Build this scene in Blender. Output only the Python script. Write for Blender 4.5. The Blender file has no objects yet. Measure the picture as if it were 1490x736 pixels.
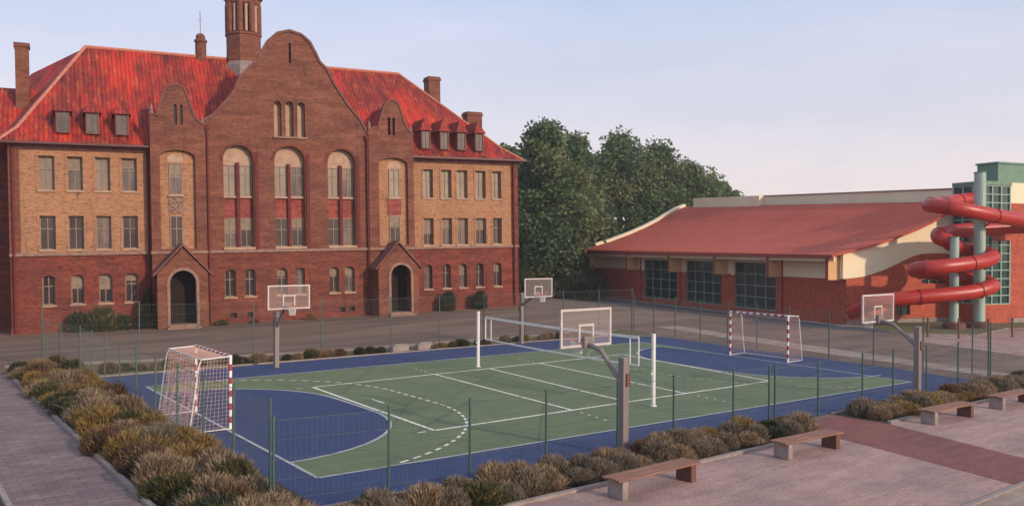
import bpy, math, random
from mathutils import Vector, Matrix
from mathutils.geometry import tessellate_polygon
random.seed(7)
PI = math.pi; R = math.radians
scn = bpy.context.scene
COL = scn.collection

# ------------------------------------------------------------------ node helpers
def newmat(name):
    m = bpy.data.materials.new(name); m.use_nodes = True
    nt = m.node_tree; b = nt.nodes['Principled BSDF']
    return m, nt, b
def nd(nt, t, **kw):
    n = nt.nodes.new(t)
    for k, v in kw.items():
        if k.startswith('i_'): n.inputs[k[2:].replace('_', ' ')].default_value = v
        else: setattr(n, k, v)
    return n
def c4(c): return (c[0], c[1], c[2], 1)
def mixc(nt, fac, a, b, mode='MIX'):
    n = nt.nodes.new('ShaderNodeMix'); n.data_type = 'RGBA'; n.blend_type = mode
    for sock, v in ((n.inputs[0], fac), (n.inputs[6], a), (n.inputs[7], b)):
        if hasattr(v, 'links'): nt.links.new(v, sock)
        elif isinstance(v, (int, float)): sock.default_value = v
        else: sock.default_value = c4(v)
    return n.outputs[2]
def uvmap(nt, sx=1, sy=1, kind='UV'):
    tc = nd(nt, 'ShaderNodeTexCoord'); mp = nd(nt, 'ShaderNodeMapping')
    mp.inputs['Scale'].default_value = (sx, sy, 1 if kind == 'UV' else sx)
    nt.links.new(tc.outputs[kind], mp.inputs[0]); return mp.outputs[0]
def noise(nt, vec, scale, detail=4, rough=.6):
    n = nd(nt, 'ShaderNodeTexNoise'); n.inputs['Scale'].default_value = scale
    n.inputs['Detail'].default_value = detail; n.inputs['Roughness'].default_value = rough
    nt.links.new(vec, n.inputs['Vector']); return n.outputs['Fac']
def ramp(nt, fac, a, b):
    r = nd(nt, 'ShaderNodeMapRange'); r.inputs[1].default_value = a; r.inputs[2].default_value = b
    nt.links.new(fac, r.inputs[0]); return r.outputs[0]
def bump(nt, b, h, strength=.3, dist=.02):
    n = nd(nt, 'ShaderNodeBump'); n.inputs['Strength'].default_value = strength; n.inputs['Distance'].default_value = dist
    nt.links.new(h, n.inputs['Height']); nt.links.new(n.outputs[0], b.inputs['Normal'])

def m_plain(name, c, c2=None, scale=3, rough=.7, metal=0, bmp=0.0, sx=1, sy=1, lo=.35, hi=.65, fine=0):
    m, nt, b = newmat(name)
    b.inputs['Roughness'].default_value = rough; b.inputs['Metallic'].default_value = metal
    v = uvmap(nt, sx, sy)
    f = noise(nt, v, scale)
    c2 = c2 or tuple(x*.8 for x in c)
    out = mixc(nt, ramp(nt, f, lo, hi), c, c2)
    if fine:
        f2 = noise(nt, uvmap(nt), fine, 2)
        out = mixc(nt, ramp(nt, f2, .3, .7), out, mixc(nt, 1.0, out, (.72,.72,.72), 'MULTIPLY'))
    nt.links.new(out, b.inputs['Base Color'])
    if bmp: bump(nt, b, f, bmp)
    return m
def m_brick(name, c1, c2, mortar, bw=.26, bh=.08, rough=.85, big1=None, big2=None, streak=1.0):
    m, nt, b = newmat(name); b.inputs['Roughness'].default_value = rough
    v = uvmap(nt)
    br = nd(nt, 'ShaderNodeTexBrick'); nt.links.new(v, br.inputs['Vector'])
    br.inputs['Scale'].default_value = 1; br.inputs['Brick Width'].default_value = bw; br.inputs['Row Height'].default_value = bh
    br.inputs['Mortar Size'].default_value = .008; br.inputs['Bias'].default_value = 0
    br.inputs['Color1'].default_value = c4(c1); br.inputs['Color2'].default_value = c4(c2); br.inputs['Mortar'].default_value = c4(mortar)
    n1 = noise(nt, uvmap(nt, .35, 1.6), 1.3, 6, .7)
    n2 = noise(nt, uvmap(nt, 1, 1), .45, 3)
    out = mixc(nt, ramp(nt, n1, .38, .62), br.outputs['Color'], mixc(nt, 1.0, br.outputs['Color'], big1 or (.6,.5,.5), 'MULTIPLY'))
    out = mixc(nt, ramp(nt, n2, .42, .62), out, mixc(nt, 1.0, out, big2 or (1.25,1.1,1.0), 'MULTIPLY'))
    n3 = noise(nt, uvmap(nt, 2.2, 6), 2.0, 5, .75)
    out = mixc(nt, ramp(nt, n3, .5, .75), out, mixc(nt, 1.0, out, (1.85,1.55,1.4), 'MULTIPLY'))
    n4 = noise(nt, uvmap(nt, 1.6, .25), 1.0, 4, .7)
    out = mixc(nt, ramp(nt, n4, .56, .75), out, mixc(nt, 1.0, out, (.55,.5,.52), 'MULTIPLY'))
    n5 = noise(nt, uvmap(nt, .8, 2.4), 3.2, 4, .8)
    out = mixc(nt, ramp(nt, n5, .5, .66), out, mixc(nt, 1.0, out, (.44,.36,.36), 'MULTIPLY'))
    nt.links.new(out, b.inputs['Base Color']); bump(nt, b, n3, .25, .02)
    return m
def m_roof(name, c1, c2, c3, pitch=.28):
    m, nt, b = newmat(name); b.inputs['Roughness'].default_value = .75
    v = uvmap(nt)
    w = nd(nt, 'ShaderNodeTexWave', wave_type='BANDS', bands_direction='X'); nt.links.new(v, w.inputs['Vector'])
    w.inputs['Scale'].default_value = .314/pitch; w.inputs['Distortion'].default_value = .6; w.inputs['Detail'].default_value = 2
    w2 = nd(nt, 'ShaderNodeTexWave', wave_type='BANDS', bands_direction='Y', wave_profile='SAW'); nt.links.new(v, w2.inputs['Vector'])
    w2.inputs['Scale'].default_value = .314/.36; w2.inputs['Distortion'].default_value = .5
    n1 = noise(nt, uvmap(nt, 1, .6), .32, 5, .65); n2 = noise(nt, uvmap(nt, 3, 1.1), .8, 6, .8)
    out = mixc(nt, ramp(nt, n1, .40, .56), c1, c2)
    out = mixc(nt, ramp(nt, n2, .5, .68), out, c3)
    n4 = noise(nt, uvmap(nt, 1.9, .4), .8, 6, .75)
    out = mixc(nt, ramp(nt, n4, .46, .66), out, mixc(nt, 1.0, out, (.36,.28,.32), 'MULTIPLY'))
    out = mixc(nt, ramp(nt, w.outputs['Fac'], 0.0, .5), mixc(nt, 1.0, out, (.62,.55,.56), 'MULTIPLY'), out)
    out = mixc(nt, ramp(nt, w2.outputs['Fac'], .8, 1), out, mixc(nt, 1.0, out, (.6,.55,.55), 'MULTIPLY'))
    nt.links.new(out, b.inputs['Base Color'])
    bump(nt, b, w.outputs['Fac'], .6, .05)
    return m
def m_court(name, c):
    m, nt, b = newmat(name); b.inputs['Roughness'].default_value = .85
    n1 = noise(nt, uvmap(nt, 1, 1), .35, 5, .6); n2 = noise(nt, uvmap(nt), 60, 2, .8); n3 = noise(nt, uvmap(nt, .25, 2.2), 1.1, 5, .7)
    out = mixc(nt, ramp(nt, n1, .35, .65), c, tuple(x*.82 for x in c))
    out = mixc(nt, ramp(nt, n3, .5, .72), out, mixc(nt, 1.0, out, (1.38,1.32,1.22), 'MULTIPLY'))
    n5 = noise(nt, uvmap(nt), .9, 6, .75)
    out = mixc(nt, ramp(nt, n5, .56, .72), out, mixc(nt, 1.0, out, (.74,.76,.76), 'MULTIPLY'))
    vo = nd(nt, 'ShaderNodeTexVoronoi', feature='DISTANCE_TO_EDGE'); vo.inputs['Scale'].default_value = .16; nt.links.new(uvmap(nt), vo.inputs['Vector'])
    out = mixc(nt, ramp(nt, vo.outputs['Distance'], .012, .002), out, mixc(nt, 1.0, out, (.72,.74,.74), 'MULTIPLY'))
    n6 = noise(nt, uvmap(nt), 3.5, 3, .7)
    out = mixc(nt, ramp(nt, n6, .62, .68), out, mixc(nt, .5, out, (.18,.15,.11)))
    out = mixc(nt, ramp(nt, n2, .3, .7), out, mixc(nt, 1.0, out, (.78,.78,.78), 'MULTIPLY'))
    nt.links.new(out, b.inputs['Base Color']); bump(nt, b, n2, .3, .004)
    return m
def m_paver(name, c1, c2, mortar, bw, bh, var=(.7,.68,.68), freq=.5):
    m, nt, b = newmat(name); b.inputs['Roughness'].default_value = .85
    v = uvmap(nt)
    br = nd(nt, 'ShaderNodeTexBrick'); nt.links.new(v, br.inputs['Vector'])
    br.inputs['Scale'].default_value = 1; br.inputs['Brick Width'].default_value = bw; br.inputs['Row Height'].default_value = bh
    br.inputs['Mortar Size'].default_value = .01
    br.inputs['Color1'].default_value = c4(c1); br.inputs['Color2'].default_value = c4(c2); br.inputs['Mortar'].default_value = c4(mortar)
    n1 = noise(nt, uvmap(nt, .35, 2.4), 1.4, 7, .75); n2 = noise(nt, uvmap(nt), freq, 5, .7); n3 = noise(nt, uvmap(nt), 9, 3, .7)
    out = mixc(nt, ramp(nt, n1, .38, .66), br.outputs['Color'], mixc(nt, 1.0, br.outputs['Color'], var, 'MULTIPLY'))
    out = mixc(nt, ramp(nt, n2, .42, .65), out, mixc(nt, 1.0, out, (.72,.74,.78), 'MULTIPLY'))
    out = mixc(nt, ramp(nt, n3, .5, .75), out, mixc(nt, 1.0, out, (.78,.76,.74), 'MULTIPLY'))
    nt.links.new(out, b.inputs['Base Color']); bump(nt, b, n3, .3, .008)
    return m
def m_leaf(name, c1, c2, scale=1.2, trans=.0):
    m, nt, b = newmat(name); b.inputs['Roughness'].default_value = .7
    tc = nd(nt, 'ShaderNodeTexCoord')
    f = noise(nt, tc.outputs['Object'], scale, 3); f2 = noise(nt, tc.outputs['Object'], 14, 2)
    out = mixc(nt, ramp(nt, f, .4, .6), c1, c2)
    out = mixc(nt, ramp(nt, f2, .35, .65), out, mixc(nt, 1.0, out, (.6,.62,.6), 'MULTIPLY'))
    nt.links.new(out, b.inputs['Base Color'])
    b.inputs['Specular IOR Level'].default_value = .2
    tl = nd(nt, 'ShaderNodeBsdfTranslucent'); nt.links.new(out, tl.inputs[0]); mx = nd(nt, 'ShaderNodeMixShader'); mx.inputs[0].default_value = .35
    nt.links.new(b.outputs[0], mx.inputs[1]); nt.links.new(tl.outputs[0], mx.inputs[2]); nt.links.new(mx.outputs[0], nt.nodes['Material Output'].inputs[0])
    return m
def m_glass(name, c, rough=.12, c2=None):
    m, nt, b = newmat(name); b.inputs['Roughness'].default_value = rough
    f = noise(nt, uvmap(nt, 1, .5), .9, 3)
    nt.links.new(mixc(nt, ramp(nt, f, .35, .65), c, c2 or tuple(x*.55 for x in c)), b.inputs['Base Color'])
    b.inputs['Specular IOR Level'].default_value = .5
    return m

M = {}
M['brick_red'] = m_brick('red school brick', (.215,.050,.028), (.13,.031,.022), (.16,.075,.055), big2=(1.25,1.15,1.05))
M['brick_gable'] = m_brick('brown red gable brick', (.225,.076,.042), (.16,.053,.032), (.19,.10,.07), big2=(1.15,1.1,1.05))
M['brick_dark'] = m_brick('dark red base brick', (.22,.044,.026), (.12,.024,.018), (.15,.065,.05), big2=(1.4,1.2,1.05))
M['brick_tan'] = m_brick('tan school brick', (.40,.215,.115), (.32,.165,.09), (.33,.20,.125), big1=(.84,.78,.74), big2=(1.08,1.04,1.0))
M['panel_red'] = m_brick('recessed red panel brick', (.34,.07,.055), (.24,.05,.045), (.24,.10,.08))
M['stone'] = m_plain('weathered stone trim', (.30,.19,.14), (.19,.11,.085), 2.5, .85, bmp=.3)
M['stone_dark'] = m_plain('dark red stone trim', (.20,.085,.07), (.13,.05,.045), 2.5, .85, bmp=.3)
M['plaster'] = m_plain('pale window surround plaster', (.46,.31,.22), (.34,.22,.155), 2.0, .85)
M['tile'] = m_roof('red clay roof tiles', (.54,.022,.010), (.22,.015,.013), (.54,.12,.022))
M['tile_dark'] = m_roof('dark dormer roof tiles', (.34,.026,.018), (.20,.02,.016), (.36,.07,.02))
M['dirty_white'] = m_plain('dull white board frame', (.60,.53,.50), (.46,.39,.37), 3, .5)
M['tile_ridge'] = m_plain('pale ridge tiles', (.55,.22,.15), (.38,.12,.08), 4, .7)
M['pipe_red'] = m_plain('dark red painted metal', (.15,.018,.018), (.09,.014,.015), 3, .85)
M['gutter'] = m_plain('dark maroon gutter metal', (.10,.03,.032), (.06,.02,.022), 3, .5)
M['frame_pale'] = m_plain('weathered pale window frame', (.30,.21,.16), (.19,.125,.095), 3, .6)
M['frame_brown'] = m_plain('brown window frame', (.22,.15,.11), (.14,.09,.07), 3, .6)
M['pane_blind'] = m_glass('window pane with drawn blind', (.26,.205,.15), .4, (.18,.135,.10))
M['pane_mid'] = m_glass('greyish window pane', (.17,.14,.12), .15, (.07,.055,.05))
M['pane_dark'] = m_glass('dark window pane', (.06,.045,.045), .12, (.025,.02,.022))
M['door'] = m_plain('dark brown door wood', (.022,.010,.009), (.012,.007,.006), 4, .95, sx=4)
M['copper'] = m_plain('weathered copper dome', (.36,.40,.33), (.25,.26,.2), 2, .6)
M['lead'] = m_plain('grey lead flashing', (.26,.20,.19), (.18,.14,.13), 2, .6)
M['pool_brick'] = m_brick('orange red hall brick', (.45,.088,.044), (.37,.068,.036), (.38,.12,.08), big1=(.85,.8,.78), big2=(1.08,1.05,1.0))
M['pool_roof'] = m_plain('red metal hall roof', (.56,.098,.048), (.48,.080,.040), .25, .85, fine=2.5)
M['cream'] = m_plain('cream render', (.80,.70,.50), (.74,.63,.44), .35, .85)
M['tan_panel'] = m_plain('tan soffit panel', (.66,.40,.20), (.58,.33,.16), 1.2, .8)
M['hall_trim'] = m_plain('dark red hall trim', (.30,.045,.03), (.22,.035,.025), 2, .5)
M['green_metal'] = m_plain('grey green painted steel', (.13,.25,.18), (.10,.19,.14), 2, .5)
M['column_green'] = m_plain('pale green slide column', (.33,.46,.40), (.25,.36,.32), 1.5, .5, sy=.3)
M['bar_green'] = m_plain('pale green tower glazing bar', (.30,.44,.38), (.24,.36,.31), 2, .5)
M['green_frame'] = m_plain('green glazing bar', (.24,.33,.29), (.17,.24,.21), 2, .5)
M['hall_glass'] = m_glass('dark greenish glazing', (.035,.05,.05), .08, (.02,.028,.03))
M['hall_glass_pale'] = m_glass('greenish tower glazing', (.05,.10,.085), .06, (.025,.05,.045))  # greener, slightly paler base colour than the hall window glass
M['slide'] = m_plain('red slide fibreglass', (.50,.030,.018), (.38,.024,.016), .8, .4, fine=3)
M['slide_seam'] = m_plain('slide joint flange', (.34,.02,.018), (.24,.018,.016), 1, .4)
M['blue'] = m_court('blue acrylic court surface', (.026,.052,.150))
M['green'] = m_court('green acrylic court surface', (.140,.190,.092))
def m_line(name, c):
    m, nt, b = newmat(name); b.inputs['Roughness'].default_value = .8
    n = noise(nt, uvmap(nt), 2.2, 6, .75); n2 = noise(nt, uvmap(nt), 25, 3, .8)
    out = mixc(nt, ramp(nt, n, .48, .78), c, (.22,.24,.17)); out = mixc(nt, ramp(nt, n2, .45, .8), out, mixc(nt, 1.0, out, (.7,.72,.65), 'MULTIPLY'))
    nt.links.new(out, b.inputs['Base Color']); return m
M['line'] = m_line('worn white court line', (.80,.79,.68))
M['line_dim'] = m_line('worn grey court line', (.42,.44,.46))
M['line_yellow'] = m_line('faded yellow court line', (.50,.48,.24))
M['white'] = m_plain('white painted steel', (.78,.77,.74), (.66,.65,.62), 3, .45)
M['red_band'] = m_plain('red painted steel', (.38,.03,.035), (.28,.025,.03), 3, .45)
M['pole'] = m_plain('grey galvanised pole', (.25,.205,.195), (.18,.15,.145), 2.5, .5, metal=.2, sx=2, sy=.4)
M['fence_green'] = m_plain('dark green coated steel', (.045,.105,.085), (.035,.075,.065), 3, .5)
M['fence_grey'] = m_plain('grey green fence wire', (.10,.13,.11), (.07,.09,.08), 3, .5)
M['cord'] = m_plain('pale net cord', (.62,.40,.35), (.5,.32,.28), 5, .9)
M['cord_dark'] = m_plain('dark net cord', (.12,.11,.10), (.08,.08,.07), 5, .9)
M['cord_white'] = m_plain('white net cord', (.7,.68,.64), (.6,.58,.54), 5, .9)
M['orange'] = m_plain('orange rim steel', (.5,.10,.05), (.4,.08,.04), 5, .5)
M['asphalt'] = m_plain('brown grey worn asphalt', (.205,.138,.100), (.135,.090,.068), .35, .9, sx=.22, sy=1.5, lo=.42, hi=.58, fine=5, bmp=.1)
M['asphalt_blue'] = m_plain('blue grey asphalt', (.075,.085,.105), (.052,.060,.078), .3, .9, sx=.6, sy=1.2, fine=12)
M['asphalt_dark'] = m_plain('dark asphalt', (.085,.078,.078), (.06,.055,.055), .6, .9, fine=20)
M['strip'] = m_paver('pale concrete footpath', (.42,.32,.25), (.36,.28,.22), (.28,.21,.17), .5, .5)
M['paver_pink'] = m_paver('pink grey block paving', (.50,.325,.275), (.44,.285,.245), (.33,.21,.18), .2, .1)
M['paver_red'] = m_paver('red block paving', (.29,.10,.08), (.23,.082,.068), (.18,.065,.055), .2, .1)
M['paver_left'] = m_paver('grey mauve slab paving', (.30,.22,.21), (.23,.165,.16), (.12,.085,.082), .5, .25, (.6,.56,.58))
M['kerb'] = m_plain('concrete kerb', (.36,.30,.27), (.26,.21,.19), 2, .9, fine=12)
M['soil'] = m_plain('dry bed soil', (.085,.058,.042), (.055,.038,.03), 1.5, .95, fine=14, bmp=.4)
M['dirt'] = m_plain('sandy bare dirt', (.24,.135,.08), (.16,.095,.06), .8, .95, fine=10)
M['grass'] = m_plain('short dry grass', (.11,.12,.045), (.16,.13,.06), .6, .95, fine=16, bmp=.5)
M['wood'] = m_plain('weathered bench wood', (.27,.135,.088), (.15,.075,.05), 2, .75, sx=.6, sy=9, bmp=.3)
M['brown_post'] = m_plain('brown painted post', (.15,.06,.045), (.10,.04,.03), 2, .6)
M['bark'] = m_plain('dark bark', (.07,.05,.038), (.045,.032,.025), 3, .95, sx=3, bmp=.5)
M['leaf_a'] = m_leaf('dark blue green leaves', (.085,.150,.085), (.12,.20,.095), .25)
M['leaf_b'] = m_leaf('olive green leaves', (.20,.27,.115), (.15,.22,.095), .25)
M['leaf_c'] = m_leaf('yellow green leaves', (.27,.29,.14), (.21,.24,.11), .25)
M['sh_olive'] = m_leaf('olive shrub leaf', (.13,.13,.05), (.09,.09,.038))
M['sh_tan'] = m_leaf('dry tan shrub leaf', (.50,.36,.235), (.37,.26,.165))
M['sh_gold'] = m_leaf('golden shrub leaf', (.46,.30,.095), (.33,.22,.075))
M['sh_rust'] = m_leaf('rust brown shrub leaf', (.24,.13,.08), (.17,.095,.062))
M['sh_grey'] = m_leaf('grey brown shrub leaf', (.36,.285,.215), (.25,.20,.155))
M['sh_dark'] = m_leaf('dark green shrub leaf', (.045,.060,.036), (.065,.08,.04))
# clear backboard sheet
def m_clear():
    m, nt, b = newmat('scratched clear backboard sheet')
    tr = nd(nt, 'ShaderNodeBsdfTransparent'); mx = nd(nt, 'ShaderNodeMixShader'); mx.inputs[0].default_value = .13
    b.inputs['Base Color'].default_value = (.5,.42,.40,1); b.inputs['Roughness'].default_value = .25
    nt.links.new(tr.outputs[0], mx.inputs[1]); nt.links.new(b.outputs[0], mx.inputs[2])
    nt.links.new(mx.outputs[0], nt.nodes['Material Output'].inputs[0]); return m
M['clear'] = m_clear()

# ------------------------------------------------------------------ mesh helpers
class MB:
    def __init__(s): s.v = []; s.f = []; s.mi = []
    def add(s, vs, fs, mi=0):
        o = len(s.v); s.v += [tuple(map(float, a)) for a in vs]
        for f in fs: s.f.append([o+i for i in f]); s.mi.append(mi)
        return s
    def box(s, x0, x1, y0, y1, z0, z1, mi=0):
        return s.add([(x0,y0,z0),(x1,y0,z0),(x1,y1,z0),(x0,y1,z0),(x0,y0,z1),(x1,y0,z1),(x1,y1,z1),(x0,y1,z1)],
              [(0,3,2,1),(4,5,6,7),(0,1,5,4),(1,2,6,5),(2,3,7,6),(3,0,4,7)], mi)
    def tube(s, pts, r, n=8, mi=0, cap=True, radii=None):
        pts = [Vector(p) for p in pts]; rings = []
        prev = None
        for i, p in enumerate(pts):
            d = (pts[min(i+1, len(pts)-1)]-pts[max(i-1, 0)]).normalized()
            if prev is None:
                a = Vector((0,0,1)) if abs(d.z) < .9 else Vector((1,0,0))
                u = d.cross(a).normalized()
            else:
                u = (prev-d*prev.dot(d)).normalized()
            prev = u; w = d.cross(u); rr = radii[i] if radii else r
            rings.append([p+(u*math.cos(2*PI*k/n)+w*math.sin(2*PI*k/n))*rr for k in range(n)])
        vs = [v for ring in rings for v in ring]; fs = []
        for i in range(len(pts)-1):
            for k in range(n): fs.append((i*n+k, i*n+(k+1) % n, (i+1)*n+(k+1) % n, (i+1)*n+k))
        if cap: fs.append(tuple(range(n))[::-1]); fs.append(tuple(range((len(pts)-1)*n, len(pts)*n)))
        return s.add(vs, fs, mi)
    def loft(s, a, b, mi=0, cap=True, close=True):
        n = len(a); fs = [(k, (k+1) % n, n+(k+1) % n, n+k) for k in range(n if close else n-1)]
        if cap: fs += [tuple(range(n))[::-1], tuple(range(n, 2*n))]
        return s.add(list(a)+list(b), fs, mi)
    def lathe(s, prof, cx, cy, n=16, mi=0, ph=0):
        vs = []; fs = []
        for r, z in prof:
            for k in range(n): vs.append((cx+r*math.cos(2*PI*k/n+ph), cy+r*math.sin(2*PI*k/n+ph), z))
        for i in range(len(prof)-1):
            for k in range(n): fs.append((i*n+k, i*n+(k+1) % n, (i+1)*n+(k+1) % n, (i+1)*n+k))
        fs.append(tuple(range(n))[::-1]); fs.append(tuple(range((len(prof)-1)*n, len(prof)*n)))
        return s.add(vs, fs, mi)
    def holed(s, outer, holes, y, depth, mi=0, mi_rev=None):
        """vertical wall sheet in the x-z plane at y with holes and reveals running back by depth"""
        loops = [outer]+holes
        flat = [p for l in loops for p in l]
        tris = tessellate_polygon([[Vector((p[0], p[1], 0)) for p in l] for l in loops])
        s.add([(p[0], y, p[1]) for p in flat], tris, mi)
        for h in holes:
            a = [(p[0], y, p[1]) for p in h]; b = [(p[0], y+depth, p[1]) for p in h]
            s.loft(a, b, mi if mi_rev is None else mi_rev, cap=False)
        return s
    def build(s, name, mats, parent=None, smooth=False, loc=None, rotz=None, bevel=0):
        me = bpy.data.meshes.new(name); me.from_pydata(s.v, [], s.f)
        for m in (mats if isinstance(mats, (list, tuple)) else [mats]): me.materials.append(M[m])
        me.polygons.foreach_set('material_index', s.mi)
        if smooth: me.polygons.foreach_set('use_smooth', [True]*len(s.f))
        me.update()
        uv = me.uv_layers.new(name='UVMap')
        Z = Vector((0,0,1)); data = [0.0]*(2*len(me.loops)); vs = me.vertices
        for p in me.polygons:
            n = p.normal
            t = Z.cross(n)
            if abs(n.z) > .97 or t.length < 1e-6: t = Vector((1,0,0)); b = Vector((0,1,0))
            else: t.normalize(); b = n.cross(t)
            for li in p.loop_indices:
                c = vs[me.loops[li].vertex_index].co
                data[2*li] = c.dot(t); data[2*li+1] = c.dot(b)
        uv.data.foreach_set('uv', data)
        o = bpy.data.objects.new(name, me); COL.objects.link(o)
        if parent: o.parent = parent
        if loc: o.location = loc
        if rotz is not None: o.rotation_euler[2] = rotz
        if bevel:
            bv = o.modifiers.new('bevel', 'BEVEL'); bv.width = bevel; bv.segments = 2; bv.limit_method = 'ANGLE'
        return o
def tag(o, label=None, cat=None, group=None, kind=None):
    for k, v in (('label', label), ('category', cat), ('group', group), ('kind', kind)):
        if v: o[k] = v
    return o
def empty(name, loc=(0,0,0), rz=0):
    o = bpy.data.objects.new(name, None); COL.objects.link(o); o.location = loc; o.rotation_euler = (0,0,rz); return o
def copy_tree(o, parent=None):
    c = o.copy(); COL.objects.link(c)
    if parent: c.parent = parent
    for ch in list(o.children): copy_tree(ch, c)
    return c
def struct(o): o['kind'] = 'structure'; return o
def lerp(a, b, t): return tuple(a[i]+(b[i]-a[i])*t for i in range(len(a)))
def arch(x0, x1, z0, zs, rise=None, n=12):
    """opening outline: straight sides to zs then an arch"""
    c = (x0+x1)/2; r = (x1-x0)/2; rise = r if rise is None else rise
    return [(x0, z0), (x1, z0)]+[(c+r*math.cos(PI*k/n), zs+rise*math.sin(PI*k/n)) for k in range(n+1)]
def rect(x0, x1, z0, z1): return [(x0,z0),(x1,z0),(x1,z1),(x0,z1)]

# ------------------------------------------------------------------ camera
CAM = Vector((-23.1352, -27.1258, 5.7678)); yaw, pit, rol, fpx = .6547, .0054, .005, 1217.85
F = Vector((math.sin(yaw)*math.cos(pit), math.cos(yaw)*math.cos(pit), -math.sin(pit)))
Rt = Vector((math.cos(yaw), -math.sin(yaw), 0)); U = Rt.cross(F)
R2 = Rt*math.cos(rol)+U*math.sin(rol); U2 = -Rt*math.sin(rol)+U*math.cos(rol)
cd = bpy.data.cameras.new('camera'); cam = bpy.data.objects.new('camera', cd); COL.objects.link(cam)
cam.matrix_world = Matrix(((R2.x, U2.x, -F.x, CAM.x), (R2.y, U2.y, -F.y, CAM.y), (R2.z, U2.z, -F.z, CAM.z), (0,0,0,1)))
cd.sensor_width = 36; cd.lens = fpx/1490*36; cd.clip_end = 5000; cd.clip_start = .1
scn.camera = cam

# ------------------------------------------------------------------ sun and sky
az = math.atan2(-.97, .24); el = R(21)
sd = Vector((math.cos(az)*math.cos(el), math.sin(az)*math.cos(el), math.sin(el)))
sl = bpy.data.lights.new('sun', 'SUN'); so = bpy.data.objects.new('sun', sl); COL.objects.link(so)
sl.energy = 3.3; sl.angle = R(1.6); sl.color = (1.0, .79, .58)
so.rotation_euler = sd.to_track_quat('Z', 'Y').to_euler()
w = bpy.data.worlds.new('World'); scn.world = w; w.use_nodes = True
nt = w.node_tree; bg = nt.nodes['Background']
sky = nd(nt, 'ShaderNodeTexSky'); sky.sky_type = 'NISHITA'; sky.sun_disc = False
sky.sun_elevation = el; sky.sun_rotation = PI/2-az; sky.air_density = 1.0; sky.dust_density = 2.2; sky.ozone_density = 2.0
tinted = mixc(nt, 1.0, sky.outputs[0], (1.12, .95, 1.0), 'MULTIPLY')
tc = nd(nt, 'ShaderNodeTexCoord'); sx = nd(nt, 'ShaderNodeSeparateXYZ'); nt.links.new(tc.outputs['Generated'], sx.inputs[0])
veil = mixc(nt, ramp(nt, sx.outputs['Z'], 0.0, .30), (9.2, 7.9, 7.5), (5.1, 6.1, 8.1))    # thin bright evening haze, pinker at the horizon
mpc = nd(nt, 'ShaderNodeMapping'); mpc.inputs['Scale'].default_value = (1.2, 1.2, 5); nt.links.new(tc.outputs['Generated'], mpc.inputs[0])
cl_ = noise(nt, mpc.outputs[0], 2.2, 5, .6)
veil = mixc(nt, ramp(nt, cl_, .35, .75), veil, mixc(nt, 1.0, veil, (1.2,1.12,1.08), 'MULTIPLY'))
tinted = mixc(nt, .72, tinted, veil)
nt.links.new(tinted, bg.inputs[0]); bg.inputs[1].default_value = .13
scn.view_settings.view_transform = 'Standard'; scn.view_settings.look = 'None'; scn.view_settings.exposure = -0.06

# ------------------------------------------------------------------ terrain
SO = Vector((-16.3, 35.67, 0)); SA = -.16; SS = .0215
def sstep(a, b, x):
    t = max(0, min(1, (x-a)/(b-a))); return t*t*(3-2*t)
def HT(x, y):
    dx, dy = x-SO.x, y-SO.y
    t = dx*math.cos(SA)+dy*math.sin(SA); q = -dx*math.sin(SA)+dy*math.cos(SA)
    return SS*max(0, min(t, 42))*sstep(-14, -6, q)*(1-sstep(42, 56, t))*(1-sstep(30, 60, q))
def grid_ground():
    xs = [-1500,-700,-300,-150,-80]+[-60+1.5*i for i in range(110)]+[110,160,300,700,1500]
    ys = [-1500,-700,-300,-150,-80]+[-45+1.5*i for i in range(105)]+[120,170,300,700,1500]
    m = MB(); vs = [(x, y, HT(x, y)) for y in ys for x in xs]; n = len(xs)
    m.add(vs, [(j*n+i, j*n+i+1, (j+1)*n+i+1, (j+1)*n+i) for j in range(len(ys)-1) for i in range(n-1)])
    return m.build('ground', 'asphalt')
struct(grid_ground())
def sheet(name, pts, z, mat):
    m = MB()
    tris = tessellate_polygon([[Vector((p[0], p[1], 0)) for p in pts]])
    tris = [t if (Vector((*pts[t[1]],0))-Vector((*pts[t[0]],0))).cross(Vector((*pts[t[2]],0))-Vector((*pts[t[0]],0))).z > 0 else t[::-1] for t in tris]
    m.add([(p[0], p[1], z) for p in pts], tris)
    return struct(m.build(name, mat))
sheet('left_path', [(-20.6,-16),(-18.25,-12),(-18.25,16.4),(-20.6,16.4),(-20.6,16.4)][:4], .008, 'paver_left')
sheet('left_roadway', [(-40,-30),(-20.8,-30),(-20.8,16.4),(-40,16.4)], .006, 'asphalt_dark')
sheet('front_paving', [(-18.0,-18.4),(-.75,-18.4),(.55,-12.35),(-18.0,-12.35)], .008, 'paver_pink')
sheet('right_paving', [(2.05,-18.4),(48,-18.4),(48,-12.75),(3.75,-12.75)], .008, 'paver_pink')
sheet('red_path', [(-.75,-18.4),(2.05,-18.4),(3.75,-12.75),(3.6,-10.9),(.9,-10.9),(.55,-12.35)], .010, 'paver_red')
sheet('front_road', [(-20.6,-40),(60,-40),(60,-18.5),(-20.6,-18.5)], .006, 'strip')
sheet('pool_road', [(44,47),(40,41),(34.2,29),(31.0,15.7),(33.4,3),(36,5),(35.6,8.2),(46.8,48.6)], .008, 'asphalt_blue')
sheet('side_footpath', [(27.2,24),(24.9,24),(22.6,13.5),(19.3,.1),(17.4,-11.5),(19.1,-11.5),(21.8,1.5),(24.6,13.6)], .012, 'strip')
sheet('slide_lawn', [(35.3,4.6),(33.4,2.2),(36.5,-1.2),(44,-.2),(53.5,-.4),(52,3),(45,6),(39.5,8.0),(37.2,8.3)], .012, 'grass')
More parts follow.
